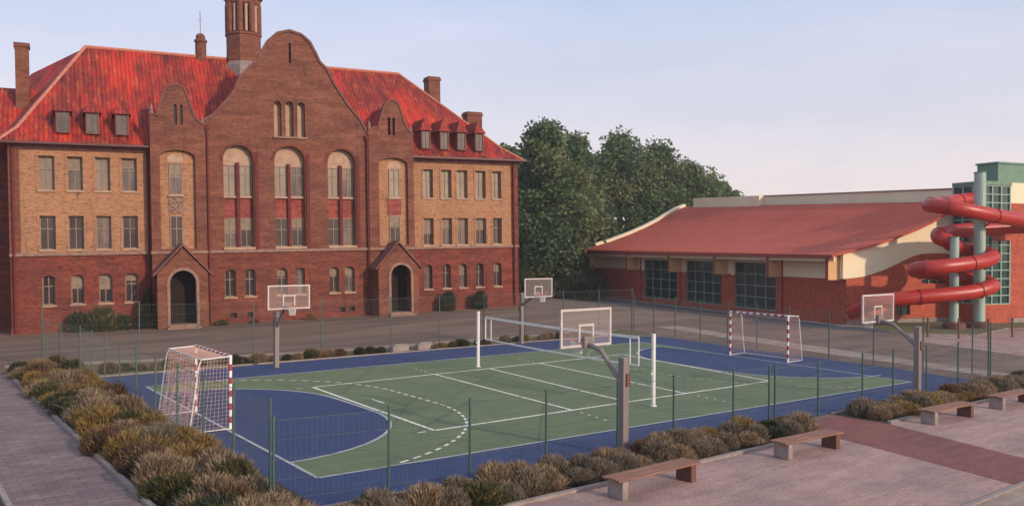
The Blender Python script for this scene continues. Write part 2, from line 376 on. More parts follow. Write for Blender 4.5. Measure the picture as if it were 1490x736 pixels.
sheet('slide_plaza', [(29.6,-1.1),(27.0,-8.2),(27.5,-14),(60,-14),(60,-1),(44,-.4),(36.5,-1.4),(33.4,2.0)], .008, 'paver_pink')
sheet('bare_patch', [(19.2,17.5),(19.0,13.4),(22.4,13.8),(24.0,18),(23.2,21.4),(20.4,20.8)], .010, 'dirt')
sheet('grass_verge', [(-17.5,13.3),(15.7,13.7),(18.9,12.2),(19.4,15.3),(-4,15.4),(-17.2,18.4)], .005, 'grass')
sheet('back_footpath', [(-18.0,18.5),(-4,15.5),(19.5,15.4),(19.6,16.4),(-4,16.5),(-18.0,19.8)], .010, 'strip')
for nm, pts in (('left_bed', [(-18.15,-12.2),(-15.4,-12.2),(-15.2,-9.9),(-15.45,17.2),(-18.15,16.2)]),
                ('front_bed', [(-15.4,-12.3),(.75,-12.3),(.8,-10.6),(-15.2,-9.9)]),
                ('right_bed', [(3.7,-12.6),(20,-12.9),(20,-11.2),(15.4,-11.0),(3.7,-10.75)])):
    sheet(nm, pts, .006, 'soil')
# narrow strips of bed and grass along the school wall, following the slope
m = MB()
for i in range(40):
    for j in range(1):
        x0, x1 = -1+i, i
        P = []
        for lx, ly in ((x0,-2.4),(x1,-2.4),(x1,-.02),(x0,-.02)):
            wx = SO.x+lx*math.cos(SA)-ly*math.sin(SA); wy = SO.y+lx*math.sin(SA)+ly*math.cos(SA)
            P.append((wx, wy, HT(wx, wy)+.02))
        m.add(P, [(0,1,2,3)])
struct(m.build('school_border', 'dirt'))

# kerbs
def kerb(name, pts, wdt=.12, h=.10):
    m = MB()
    for a, b in zip(pts[:-1], pts[1:]):
        d = Vector((b[0]-a[0], b[1]-a[1], 0)); n = Vector((-d.y, d.x, 0)).normalized()*wdt/2
        A = Vector((*a, 0)); B = Vector((*b, 0))
        m.loft([A+n, A-n, B-n, B+n], [q+Vector((0,0,h)) for q in (A+n, A-n, B-n, B+n)])
    return struct(m.build(name, 'kerb'))
kerb('left_kerb', [(-18.2,-12.3),(-18.2,16.3),(-15.6,17.3)])
kerb('path_kerb', [(-20.7,-30),(-20.7,16.4)])
kerb('front_kerb', [(-18.1,-12.32),(.6,-12.32)], .14, .08)
kerb('right_kerb', [(3.85,-12.68),(20,-12.9)], .14, .08)
kerb('court_kerb', [(-15.3,-9.95),(.4,-10.55)], .1, .06)
kerb('bed_kerb', [(3.7,-10.68),(15.6,-11.02)], .1, .06)
kerb('verge_kerb', [(-15.6,13.25),(15.75,13.0)], .1, .06)
kerb('pool_kerb', [(46.6,48.6),(35.4,8.2),(36.4,6.6)], .5, .10)
kerb('lawn_kerb', [(33.3,2.1),(36.5,-1.3),(44,-.3)], .12, .08)
kerb('road_kerb', [(-20.6,-18.45),(60,-18.45)], .12, .05)

# ------------------------------------------------------------------ court
sheet('court_surround', [(-15.2,-9.9),(-12.9,-10.0),(0,-10.5),(15.5,-10.95),(16.4,-7.35),(16.6,-5.5),(17.0,-2.1),(17.1,1.0),(17.3,4.3),(17.8,6.4),(18.2,10.5),(15.7,12.9),(4.5,13.1),(-9.3,12.8),(-15.3,13.1)], .014, 'blue')
HB = ((-14.25,-7.63),(13.05,-8.74),(14.71,9.07),(-14.11,9.26))
sheet('court_playing_area', HB, .018, 'green')
def dshape(gx, yc, sx, rx, ry, half=1.5, n=24, a0=0, a1=PI):
    pts = []
    for k in range(n+1):
        a = -PI/2+PI*k/n
        off = half if a > 0 else -half
        if abs(a) < 1e-6: pts.append((gx+sx*rx, yc-half)); off = half
        pts.append((gx+sx*rx*math.cos(a), yc+off+ry*math.sin(a)))
    return pts
dl = dshape(-14.19, .8, 1, 5.15, 5.1); dr = dshape(13.88, -.1, -1, 5.0, 5.3)
end_x = lambda y: 8.79+.127*(y-.2)+.07
dr = [(max(x, end_x(y)), y) for x, y in dr]
def bandclip(d): return d
sheet('goal_area', dl, .022, 'blue'); sheet('goal_area', dr[::-1], .022, 'blue')
LN = MB()
def stripe(pts, wd, mi=0, z=.026):
    for a, b in zip(pts[:-1], pts[1:]):
        A = Vector((a[0], a[1], z)); B = Vector((b[0], b[1], z)); d = (B-A).normalized(); n = Vector((-d.y, d.x, 0))*wd/2
        LN.add([A-n-d*wd*.0, B-n+d*wd*.0, B+n, A+n], [(0,1,2,3)], mi)
def quad(pts, wd, mi=0, z=.026): stripe(list(pts)+[pts[0]], wd, mi, z)
quad(HB, .10, 1)
V = ((-9.0,-4.74),(8.13,-4.97),(9.45,5.41),(-8.67,5.13))
quad(V, .13, 0, .030)
for a, b in (((-3.27,-4.87),(-2.71,5.22)), ((-.51,-4.92),(.39,5.20)), ((2.7,-4.97),(3.52,5.28))): stripe([a, b], .12, 0, .029)
stripe(dl, .11, 1, .027); stripe(dr, .11, 1, .027)
def dashes(path, on, off, wd, mi, z):
    acc = 0; out = True; cur = [path[0]]; lim = on
    for a, b in zip(path[:-1], path[1:]):
        L = math.dist(a, b); pos = 0
        while L-pos > lim-acc:
            pos += lim-acc; p = lerp(a, b, pos/L)
            if out: stripe(cur+[p], wd, mi, z)
            out = not out; lim = on if out else off; acc = 0; cur = [p]
        acc += L-pos; cur.append(b)
nl = [p for p in dshape(-14.19, .8, 1, 7.75, 7.2, n=72) if -7.6 < p[1] < 9.2]
nr = [p for p in dshape(13.88, -.1, -1, 8.0, 7.6, n=72) if -8.4 < p[1] < 9.0]
dashes(nl, .32, .22, .10, 0, .031); dashes(nr, .32, .22, .10, 2, .031)
stripe([(-8.0,1.25),(-8.02,.3)], .1, 0, .029)
for p0, d0 in (((-3.27,-4.9), (-.12,-1)), ((2.7,-5.1), (-.1,-1)), ((-2.71,5.25), (.08,1)), ((3.52,5.35), (.08,1))):
    dashes([(p0[0]+d0[0]*.4, p0[1]+d0[1]*.4), (p0[0]+d0[0]*1.9, p0[1]+d0[1]*1.9)], .15, .3, .08, 0, .028)
stripe([(-9.6,-4.72),(-9.3,-4.73)], .08, 0, .028); stripe([(-9.4,5.12),(-9.1,5.12)], .08, 0, .028); stripe([(9.9,5.4),(9.7,5.4)], .08, 0, .028)
LN.build('court_lines', ['line', 'line_dim', 'line_yellow'])
struct(bpy.data.objects['court_lines'])

# ------------------------------------------------------------------ school
sch = empty('school_building'); sch.matrix_world = Matrix.Translation(SO) @ Matrix.Rotation(SA, 4, 'Z') @ Matrix.Rotation(-SS, 4, 'Y')
tag(sch, 'large old red brick school with curved central gable, bell tower and red tiled roof', 'school')
RW_ = random.Random(12)
M['blind'] = m_plain('dull drawn blind', (.27,.21,.16), (.20,.155,.115), 2, .9)
def win(x0, x1, z0, z1, y, pane='pane_mid', frame='frame_pale', mull=1, trans=(.62,), sill=True, t=.07, wall_y=None, parent=None):
    m = MB()
    m.box(x0, x0+t, y-.05, y+.03, z0, z1).box(x1-t, x1, y-.05, y+.03, z0, z1)
    m.box(x0+t, x1-t, y-.05, y+.03, z1-t, z1).box(x0+t, x1-t, y-.05, y+.03, z0, z0+t)
    for k in range(mull):
        c = x0+(x1-x0)*(k+1)/(mull+1); m.box(c-t*.4, c+t*.4, y-.045, y+.03, z0+t, z1-t)
    for q in trans:
        c = z0+(z1-z0)*q; m.box(x0+t, x1-t, y-.043, y+.028, c-t*.4, c+t*.4)
    o = m.build('window', frame, parent or sch)
    if pane == 'pane_mid' and RW_.random() < .35: pane = 'pane_dark'
    elif pane == 'pane_blind' and RW_.random() < .25: pane = 'pane_mid'
    MB().box(x0+.02, x1-.02, y+.005, y+.02, z0+.02, z1-.02).build('pane', pane, o)
    if RW_.random() < .45 and pane != 'pane_blind':                                   # half drawn blind behind the glass bars
        q = RW_.uniform(.25,.6); MB().box(x0+.05, x1-.05, y-.004, y+.004, z1-(z1-z0)*q, z1-.03).build('blind', 'blind', o)
    if sill:
        wy = wall_y if wall_y is not None else y-.3
        MB().box(x0-.08, x1+.08, wy-.09, y-.052, z0-.12, z0-.002).build('sill', 'plaster', o)
    return o
LW = [(2.2,3.12),(3.87,4.78),(5.54,6.44),(7.15,8.1)]
LW1 = [(2.27,3.02),(3.95,4.73),(5.63,6.44),(7.24,8.06)]
RW = [(29.3,30.15),(30.9,31.8),(32.3,33.25),(34.0,34.95),(35.6,36.42)]
RW1 = [(29.3,30.0),(30.92,31.62),(32.4,33.1),(33.95,34.65),(35.62,36.35)]
DP = .32
# wings
for (X0, X1, cols, cols1, z2, z3) in ((.5, 8.95, LW, LW1, (5.47,7.7), (9.4,11.65)), (28.15, 38.0, RW, RW1, (5.38,7.55), (9.2,11.5))):
    MB().holed(rect(X0, X1, -.5, 5.15), [arch(a, b, 1.82, 3.5, .28) for a, b in cols1], 0, DP).build('lower_wall', 'brick_dark', sch)
    MB().holed(rect(X0, X1, 5.15, 12.35), [rect(a, b, *z) for a, b in cols for z in (z2, z3)], 0, DP).build('upper_wall', 'brick_tan', sch)
    # red brick corner piers and pale surrounds
    m = MB()
    m.box(X0-.02, X0+.62, -.06, -.003, 5.16, 12.3) if X0 < 5 else m.box(X1-.62, X1+.02, -.06, -.003, 5.16, 12.3)
    m.build('corner_pier', 'brick_red' if X0 > 5 else 'brick_gable', sch)
    for a, b in cols:
        for z in (z2, z3):
            m = MB(); m.box(a-.14, a-.005, -.035, -.002, z[0]-.02, z[1]+.16).box(b+.005, b+.14, -.035, -.002, z[0]-.02, z[1]+.16)
            m.box(a-.005, b+.005, -.035, -.002, z[1]+.005, z[1]+.16); m.build('window_surround', 'brick_tan', sch)
    for i, (a, b) in enumerate(cols):
        win(a, b, z3[0], z3[1], DP, 'pane_blind', 'frame_pale', wall_y=0)
        win(a, b, z2[0], z2[1], DP, 'pane_mid' if (i % 3) else 'pane_dark', 'frame_pale', wall_y=0)
    for i, (a, b) in enumerate(cols1):
        win(a, b, 1.82, 3.8, DP, 'pane_mid' if i % 2 == 0 else 'pane_dark', 'frame_pale' if X0 < 5 or i % 2 else 'frame_brown', wall_y=0)
    m = MB()
    for k in range(6 if X0 < 5 else 7):                       # stone frieze blocks under the eave
        pass
    m.box(X0, X1, -.16, -.001, 12.08, 12.34).box(X0, X1, -.28, .0, 12.342, 12.55)
    m.build('cornice', 'stone_dark', sch)
# central block
CY = -.74
gable = [(12.5,-.5),(24.45,-.5),(24.45,13.9),(23.84,15.03),(22.94,16.02),(22.26,17.02),(21.69,17.86),(21.29,18.7),(20.72,19.2),(20.42,19.85),(20.0,20.62),(19.4,21.08),(18.56,21.28),(17.72,21.02),(17.08,20.42),(16.66,19.65),(16.34,19.0),(15.75,18.45),(15.06,17.64),(14.62,16.6),(14.37,16.21),(13.6,15.3),(13.1,14.75),(12.5,14.4)]
nich = [(13.7,15.78),(17.3,19.52),(21.27,23.38)]
cw1 = [(13.67,14.43),(15.05,15.8),(17.34,18.12),(18.65,19.4),(21.28,22.0),(22.46,23.23)]
trio = [(17.33,17.87),(18.17,18.75),(19.05,19.62)]
bas = [(22.0,22.45),(22.75,23.2),(14.0,14.45),(15.2,15.65)]
holes = [arch(a, b, 5.42, 11.72) for a, b in nich]+[arch(a, b, 1.9, 3.6, .25) for a, b in cw1]+[arch(a, b, 13.55, 15.85) for a, b in trio]+[rect(18.5,18.66,19.0,20.45)]+[rect(a, b, .35, .75) for a, b in bas]
low = [(12.5,-.5),(24.45,-.5),(24.45,5.12),(12.5,5.12)]
MB().holed(low, holes[3:9]+holes[-4:], CY, DP).build('lower_wall', 'brick_red', sch)
MB().holed([(12.5,5.12),(24.45,5.12)]+gable[2:], holes[:3]+holes[9:13], CY, DP+.12).build('gable_wall', 'brick_gable', sch)
m = MB()                                                     # coping on the gable edge
for a, b in zip(gable[2:-1], gable[3:]):
    a3 = Vector((a[0], CY-.10, a[1])); b3 = Vector((b[0], CY-.10, b[1])); d = (b3-a3).normalized(); n = Vector((-d.z, 0, d.x))*-.17
    q = Vector((0, .55, 0)); m.loft([a3-d*.02, b3+d*.02, b3+d*.02+n, a3-d*.02+n], [v+q for v in (a3-d*.02, b3+d*.02, b3+d*.02+n, a3-d*.02+n)])
m.build('gable_coping', 'stone_dark', sch)
m = MB(); gb = [(x, z-.02) for x, z in gable[2:]]; 
m.loft([(x, CY+.46, z) for x, z in [(24.45,12.5)]+gb+[(12.5,12.5)]], [(x, CY+.75, z) for x, z in [(24.45,12.5)]+gb+[(12.5,12.5)]]); m.build('gable_back', 'brick_gable', sch)
MB().box(12.5, 12.7, CY+.002, 0, -.5, 13.9).box(24.25, 24.448, CY+.002, 0, -.5, 13.9).build('side_wall', 'brick_red', sch)
ND = DP+.12
for i, (a, b) in enumerate(nich):
    c = (a+b)/2; y = CY+ND
    MB().box(a-.1, b+.1, y, y+.05, 7.55, 9.1).build('spandrel', 'panel_red', sch)
    m = MB(); m.add([(p[0], y-.01, p[1]) for p in arch(a-.02, b+.02, 11.38, 11.72, 1.1)], [tuple(range(15))]); m.build('tympanum', 'plaster', sch)
    for s0, s1 in ((a+.02, c-.12), (c+.12, b-.02)):
        win(s0, s1, 9.12, 11.38, y, 'pane_blind', 'frame_pale', mull=1, trans=(.7,), wall_y=y-.1)
        win(s0, s1, 5.45, 7.55, y, 'pane_mid' if i != 1 else 'pane_dark', 'frame_pale', mull=1, trans=(.6,), sill=False)
    MB().box(a-.05, b+.05, CY-.14, y-.06, 5.28, 5.44).build('sill', 'plaster', sch)
    MB().box(c-.115, c+.115, y-.24, y-.002, 5.445, 11.55).build('mullion_pilaster', 'pipe_red', sch)
    # hood moulding round the arch
    m = MB(); r = (b-a)/2
    for k in range(12):
        q = [];
        for a_ in (PI*k/12, PI*(k+1)/12):
            for rr in (r+.02, r+.2): q.append((c+rr*math.cos(a_), 11.72+rr*math.sin(a_)))
        P = [q[0], q[1], q[3], q[2]]
        m.loft([(p[0], CY-.06, p[1]) for p in P], [(p[0], CY-.002, p[1]) for p in P])
    m.build('arch_moulding', 'brick_red', sch)
for i, (a, b) in enumerate(cw1): win(a, b, 1.9, 3.88, CY+DP, 'pane_mid' if i % 2 else 'pane_dark', 'frame_pale', wall_y=CY)
for a, b in trio:
    m = MB(); m.box(a-.05, b+.05, CY+ND, CY+ND+.05, 13.5, 16.2); o = m.build('blind_window', 'plaster', sch)
MB().box(17.2, 19.75, CY-.12, CY-.002, 13.4, 13.54).build('sill', 'stone', sch)
MB().box(18.4, 18.8, CY+ND, CY+ND+.04, 18.9, 20.5).build('slit', 'pane_dark', sch)
for a, b in bas: MB().box(a-.05, b+.05, CY+DP, CY+DP+.03, .3, .8).build('basement_window', 'pane_dark', sch)
# dripping string course over the whole front, butt jointed
m = MB()
for x0, x1, y in ((.45,8.9,0),(12.52,24.42,CY),(28.18,38.05,0)): m.box(x0, x1, y-.13, y-.001, 5.06, 5.26)
for x0, x1, y in ((8.88,12.5,-.9),(24.44,28.16,-.9)): m.box(x0-.05, x1+.05, y-.12, y-.001, 5.06, 5.26)
m.build('string_course', 'stone', sch)
m = MB()
for x0, x1, y in ((.45,8.9,0),(12.52,24.42,CY),(28.18,38.05,0)): m.box(x0, x1, y-.10, y-.001, -.4, .42)
m.build('plinth', 'brick_dark', sch)
# bays with stair windows
def bay(x0, x1, nx0, nx1, wx0, wx1, prof, red):
    y = -.9
    outer = [(x0,-.5),(x1,-.5)]+prof
    sl = [( (x0+x1)/2-.24, (x0+x1)/2-.04), ((x0+x1)/2+.14, (x0+x1)/2+.34)]
    MB().holed(outer, [arch(nx0, nx1, 5.4, 11.75, .5)]+[arch(a, b, 14.0, 15.3) for a, b in sl], y, .3).build('bay_wall', 'brick_gable', sch)
    MB().box(x0, x0+.2, y+.002, 0, -.5, 13.9).box(x1-.2, x1, y+.002, 0, -.5, 13.6).build('bay_side_wall', 'brick_red', sch)
    MB().box(nx0-.05, nx1+.05, y+.3, y+.34, 5.3, 12.35).build('bay_panel', 'brick_tan', sch)
    win(wx0, wx1, 9.15, 11.35, y+.28, 'pane_blind', 'frame_pale', wall_y=y+.2, trans=(.65,))
    win(wx0, wx1, 5.45, 7.7, y+.28, 'pane_dark', 'frame_pale', wall_y=y+.2, trans=(.6,), sill=False)
    m = MB(); c = (wx0+wx1)/2
    m.add([(p[0], y+.26, p[1]) for p in arch(wx0-.12, wx1+.12, 11.4, 11.55, .45)], [tuple(range(15))]); m.build('tympanum', 'plaster', sch)
    if red: MB().box(wx0-.1, wx1+.1, y+.24, y+.298, 7.8, 9.0).build('spandrel', 'panel_red', sch)
    else:                                                   # carved relief
        m = MB(); rnd = random.Random(3)
        m.box(wx0-.05, wx1+.05, y+.25, y+.298, 7.85, 9.0)
        for k in range(11):
            a = 2*PI*k/11; rr = .2+.16*(k % 2)
            m.lathe([(.02,0),(.10,.02),(.07,.08),(0.01,.1)], 0, 0, 8)
            for vi in range(len(m.v)-32, len(m.v)):
                vx, vy, vz = m.v[vi]; m.v[vi] = (c+rr*1.1*math.cos(a)+vx, y+.25-vz, 8.42+rr*1.3*math.sin(a)+vy)
        m.build('carved_relief', 'stone', sch)
    for a, b in sl: MB().box(a-.03, b+.03, y+.3, y+.33, 13.9, 15.5).build('slit', 'pane_dark', sch)
    m = MB()
    for a, b in zip(prof[:-1], prof[1:]):
        a3 = Vector((a[0], y-.07, a[1])); b3 = Vector((b[0], y-.07, b[1])); d = (b3-a3).normalized(); n = Vector((d.z, 0, -d.x))*.12; n = -n if n.z < 0 and abs(n.z) > .001 else n
        q = Vector((0,.42,0)); m.loft([a3, b3, b3+n, a3+n], [v+q for v in (a3, b3, b3+n, a3+n)])
    m.build('gable_coping', 'stone_dark', sch)
    # thickness behind the little gable
    up = [(x1, 12.5)]+prof+[(x0, 12.5)]
    m = MB(); m.loft([(x, y+.33, z-.01) for x, z in up], [(x, y+.5, z-.01) for x, z in up]); m.build('gable_back', 'brick_red', sch)
    # small saddle roof running back into the main roof
    xc = (x0+x1)/2
    zs = 13.4; zt = prof[len(prof)//2][1]-.35
    m = MB(); m.loft([(x0+.1, y+.5, zs),(xc, y+.5, zt),(x1-.1, y+.5, zs)], [(x0+.1, 4.5, zs),(xc, 4.5, zt),(x1-.1, 4.5, zs)]); m.build('bay_roof', 'tile', sch)
    # corner finials
    for fx in (x0+.14, x1-.14):
        z = prof[-1][1] if fx < xc else prof[0][1]
        MB().lathe([(.16,z-.1),(.16,z+.25),(.10,z+.3),(.13,z+.4),(.02,z+.8)], fx, y+.18, 8).build('finial', 'stone', sch)
bay(8.9, 12.5, 9.5, 11.8, 10.1, 10.95, [(12.5,13.9),(12.2,14.2),(11.8,14.5),(11.45,15.6),(11.1,16.55),(10.55,16.75),(10.0,16.5),(9.7,15.5),(9.4,14.5),(9.15,14.6),(8.9,14.6)], False)
bay(24.45, 28.15, 25.25, 27.65, 26.15, 27.05, [(28.15,14.1),(27.85,14.3),(27.5,14.7),(27.2,15.6),(26.9,16.5),(26.4,16.75),(25.9,16.4),(25.6,15.5),(25.3,14.5),(24.9,14.5),(24.45,14.3)], True)
# porches
def porch(x0, x1, ox0, ox1):
    y = -2.35; xc = (x0+x1)/2
    o = MB().holed([(x0,-.4),(x1,-.4),(x1,3.75),(xc,5.45),(x0,3.75)], [arch(ox0, ox1, .25, 3.1)], y, .35).box(x0, x0+.25, y+.002, -.9, -.4, 3.74).box(x1-.25, x1, y+.002, -.9, -.4, 3.74).build('porch', 'brick_gable', sch)
    m = MB()
    for s in (-1, 1):
        e = (xc+s*(x1-x0+.5)/2, 3.55); t = (xc, 5.6)
        pr = [(e[0], e[1]), (t[0], t[1]), (t[0], t[1]+.16), (e[0]+s*.02, e[1]+.14)]
        m.loft([(p[0], y-.15, p[1]) for p in pr], [(p[0], -.9, p[1]) for p in pr])
    m.build('porch_roof', 'stone_dark', o)
    m = MB(); r = (ox1-ox0)/2; c = (ox0+ox1)/2
    for k in range(12):
        q = []
        for a_ in (PI*k/12, PI*(k+1)/12):
            for rr in (r+.01, r+.2): q.append((c+rr*math.cos(a_), 3.1+rr*math.sin(a_)))
        P = [q[0], q[1], q[3], q[2]]; m.loft([(p[0], y-.05, p[1]) for p in P], [(p[0], y-.002, p[1]) for p in P])
    m.box(ox0-.2, ox0-.01, y-.05, y-.002, .2, 3.1).box(ox1+.01, ox1+.2, y-.05, y-.002, .2, 3.1)
    m.build('arch_moulding', 'stone', o)
    m = MB(); m.box(ox0-.1, ox1+.1, -1.0, -.93, .2, 4.2)
    for k in range(1, 4): m.box(ox0+(ox1-ox0)*k/4-.03, ox0+(ox1-ox0)*k/4+.03, -1.03, -1.0, .25, 3.1)
    m.box(ox0, ox1, -1.03, -1.001, 2.6, 2.72)
    m.build('door', 'door', o)
    m = MB(); m.box(ox0-.25, ox1+.25, y-.45, -1.05, -.1, .12).box(ox0-.1, ox1+.1, y-.15, -1.05, .122, .26); m.build('steps', 'stone', o)
porch(9.05, 12.3, 9.85, 11.5); porch(24.6, 27.85, 25.6, 27.2)
# body, rear and ends
m = MB(); m.box(.5, .9, 0.002, 14, -.5, 12.34).box(37.6, 37.998, .002, 14, -.5, 12.34).box(.9, 37.6, 13.6, 14, -.5, 12.34); m.build('rear_wall', 'brick_red', sch)
# dark rooms behind the panes: floor slabs keep light from passing through
# main roof
E0 = -.62; ev = [(E0, 12.45), (1.0, 13.55), (7.0, 20.5), (13.0, 13.55), (14.62, 12.45)]
def roofring(z, y0, y1, x0, x1): return [(x0, y0, z), (x1, y0, z), (x1, y1, z), (x0, y1, z)]
m = MB()
r0 = roofring(12.5, -.25, 14.6, -.1, 38.55); r1 = roofring(13.55, .95, 13.05, 1.0, 37.05)
top = [(5.3,7,20.5), (30.0,7,20.5)]
m.add(r0+r1, [(0,1,5,4),(1,2,6,5),(2,3,7,6),(3,0,4,7)])
m.add(r1+top, [(0,1,5,4),(1,2,5),(2,3,4,5),(3,0,4)])
b0 = roofring(12.36, -.25, 14.6, -.1, 38.55); m.add(r0+b0, [(0,1,5,4),(1,2,6,5),(2,3,7,6),(3,0,4,7),(4,5,6,7)])
roof = m.build('roof', 'tile', sch)
for g0, g1 in ((-.1, 8.88), (28.17, 38.55)):
    MB().loft([(g0,E0,12.34),(g0,-.252,12.35),(g0,-.252,12.50),(g0,E0,12.40)], [(g1,E0,12.34),(g1,-.252,12.35),(g1,-.252,12.50),(g1,E0,12.40)]).build('eave', 'tile', roof)
m = MB()
m.tube([top[0], top[1]], .14, 6)
for a, b, c in ((r0[0], r1[0], top[0]), (r0[1], r1[1], top[1]), (r0[2], r1[2], top[1]), (r0[3], r1[3], top[0])): m.tube([a, b, c], .13, 6)
m.build('ridge_tiles', 'tile_ridge', roof)
for g0, g1 in ((-.1, 8.85), (28.2, 38.6)): MB().box(g0, g1, E0-.14, E0, 12.36, 12.50).build('gutter', 'gutter', sch)
m = MB(); m.loft([(12.75, CY+.7, 13.6),(18.5, CY+.7, 20.0),(24.25, CY+.7, 13.6)], [(10.3,8.5,12.8),(18.5,8.5,20.3),(26.0,8.5,12.8)]); m.build('cross_roof', 'tile', sch)
m = MB(); m.loft([(5.3,7,20.44),(1.0,1.3,13.5),(5.3,1.3,13.5)], [(1.65,12,19.1),(-2.8,12,12.5),(5.3,12,12.5)]); m.build('rear_hip_roof', 'tile', roof)
# dormers
def dormer(x0, x1, z0, z1, y):
    c = (x0+x1)/2; yb = y+3.2
    m = MB(); m.holed([(x0,z0),(x1,z0),(x1,z1),(x0,z1)], [rect(x0+.1, x1-.1, z0+.1, z1-.08)], y, .08)
    m.box(x0, x0+.05, y+.001, yb, z0, z1).box(x1-.05, x1, y+.001, yb, z0, z1)
    o = m.build('dormer', 'stone_dark', sch)
    MB().box(x0+.08, x1-.08, y+.07, y+.09, z0+.08, z1-.06).box(c-.03, c+.03, y+.03, y+.07, z0+.1, z1-.08).build('pane', 'pane_mid', o)
    m = MB(); ov = .16; zt = z1+1.0
    m.add([(x0-ov, y-.15, z1-.02),(x1+ov, y-.15, z1-.02),(c, y+.35, zt),(x0-ov, yb, z1-.02),(x1+ov, yb, z1-.02),(c, yb+.4, zt)], [(0,1,2),(0,2,5,3),(1,4,5,2),(0,3,4,1)])
    m.build('dormer_roof', 'tile_dark', o)
for a, b in ((3.25,4.1),(5.03,5.87),(6.85,7.7)): dormer(a, b, 13.25, 14.7, .35)
for a, b in ((29.35,30.15),(31.0,31.8),(32.55,33.35),(34.2,35.0)): dormer(a, b, 13.2, 14.7, .3)
# chimneys
def chimney(x0, x1, y0, y1, z0, z1, pots=0):
    m = MB().box(x0, x1, y0, y1, z0, z1-.35).box(x0-.08, x1+.08, y0-.08, y1+.08, z1-.349, z1-.18).box(x0-.02, x1+.02, y0-.02, y1+.02, z1-.178, z1)
    o = m.build('chimney', 'brick_gable', roof)
chimney(32.9, 34.0, 7.0, 8.2, 15, 20.55); chimney(36.4, 37.9, 6.4, 7.5, 13, 17.5)
# slim turret with aerial
o = MB().lathe([(.42,19.6),(.42,21.6),(.5,21.65),(.5,21.8),(.36,21.85),(.36,22.1),(.22,22.3)], 13.45, 7.0, 8).build('ventilation_turret', 'brick_gable', roof)
MB().tube([(13.45,7,22.3),(13.45,7,24.1)], .03, 5).tube([(13.3,7,23.4),(13.6,7,23.4)], .015, 4).build('aerial', 'lead', o)
# bell tower
tx, ty, tr = 16.75, 7.0, 1.36
m = MB(); m.lathe([(tr+.25,18.6),(tr+.22,19.9),(tr,20.25)], tx, ty, 8, 1, PI/8).lathe([(tr,20.25),(tr,22.35),(tr+.1,22.4),(tr+.1,22.55),(tr-.02,22.6),(tr-.22,22.62)], tx, ty, 8, 0, PI/8)
for k in range(8):
    a = 2*PI*k/8+PI/8; px, py = tx+(tr-.16)*math.cos(a), ty+(tr-.16)*math.sin(a)
    m.lathe([(.24,22.6),(.24,24.9)], px, py, 8, 0, a)
m.lathe([(tr-.45,22.6),(tr-.45,24.95)], tx, ty, 8, 2, PI/8)
for k in range(8):                                            # pale louvre shafts in each opening
    a = 2*PI*k/8; m.lathe([(.13,22.65),(.13,24.6),(.2,24.8)], tx+(tr-.22)*math.cos(a), ty+(tr-.22)*math.sin(a), 6, 3)
m.lathe([(tr+.02,24.9),(tr+.05,25.25),(tr+.22,25.35),(tr+.22,25.55)], tx, ty, 8, 0, PI/8)
tw = m.build('bell_tower', ['brick_gable', 'lead', 'pane_dark', 'plaster'], sch)
MB().lathe([(tr+.25,25.552),(tr+.2,25.8),(tr-.05,26.5),(tr-.5,27.2),(tr-.9,27.7),(.2,28.0),(.12,28.6),(.35,28.9),(.05,29.6)], tx, ty, 16).build('dome', 'copper', tw)
# downpipes
for x, y, z1 in ((8.78,-.12,12.4),(12.62,CY-.15,13.8),(24.33,CY-.15,13.6),(28.28,-.12,12.4),(37.55,-.16,12.4),(.72,-.16,12.4)):
    m = MB().tube([(x,y,.1),(x,y,z1)], .075, 8).box(x-.15, x+.15, y-.1, y+.1, z1, z1+.28)
    for z in (2,4.4,7,9.6): m.tube([(x,y,z-.04),(x,y,z+.04)], .10, 8)
    m.build('downpipe', 'pipe_red', sch)
# dark red strips beside the niches, painted stand-ins for the jamb shadows
m = MB()
for x in (15.86, 19.60, 23.46): m.box(x, x+.26, CY-.09, CY-.003, 5.27, 12.3)
m.build('jamb_shadow_strip', 'pipe_red', sch)
# recessed wing at the left
ann = MB().holed(rect(-14, .499, -.5, 12.3), [rect(-1.1+k*-2.4-.5, -1.1+k*-2.4+.5, z, z+2.1) for k in range(5) for z in (1.8,5.5,9.3)], 4.0, .3).build('side_wing', 'brick_dark', sch)
for k in range(5):
    for z in (1.8,5.5,9.3): win(-1.6-k*2.4, -.6-k*2.4, z, z+2.1, 4.3, 'pane_dark', 'frame_brown', sill=False, parent=ann)
MB().box(-14, -13.7, 4.002, 14, -.5, 12.3).box(-13.7,.49,13.7,14,-.5,12.3).build('wing_wall', 'brick_dark', ann)
m = MB(); m.loft([(-14.4,3.4,12.3),(-14.4,3.4,12.5),(-14.4,9,17.4),(-14.4,14.6,12.5),(-14.4,14.6,12.3)], [(2.6,3.4,12.3),(2.6,3.4,12.5),(2.6,9,17.4),(2.6,14.6,12.5),(2.6,14.6,12.3)]); m.build('wing_roof', 'tile', ann)
MB().box(.75,1.62,7.0,8.0,14,20.1).box(.68,1.7,6.93,8.07,20.1,20.4).build('chimney', 'brick_gable', roof)

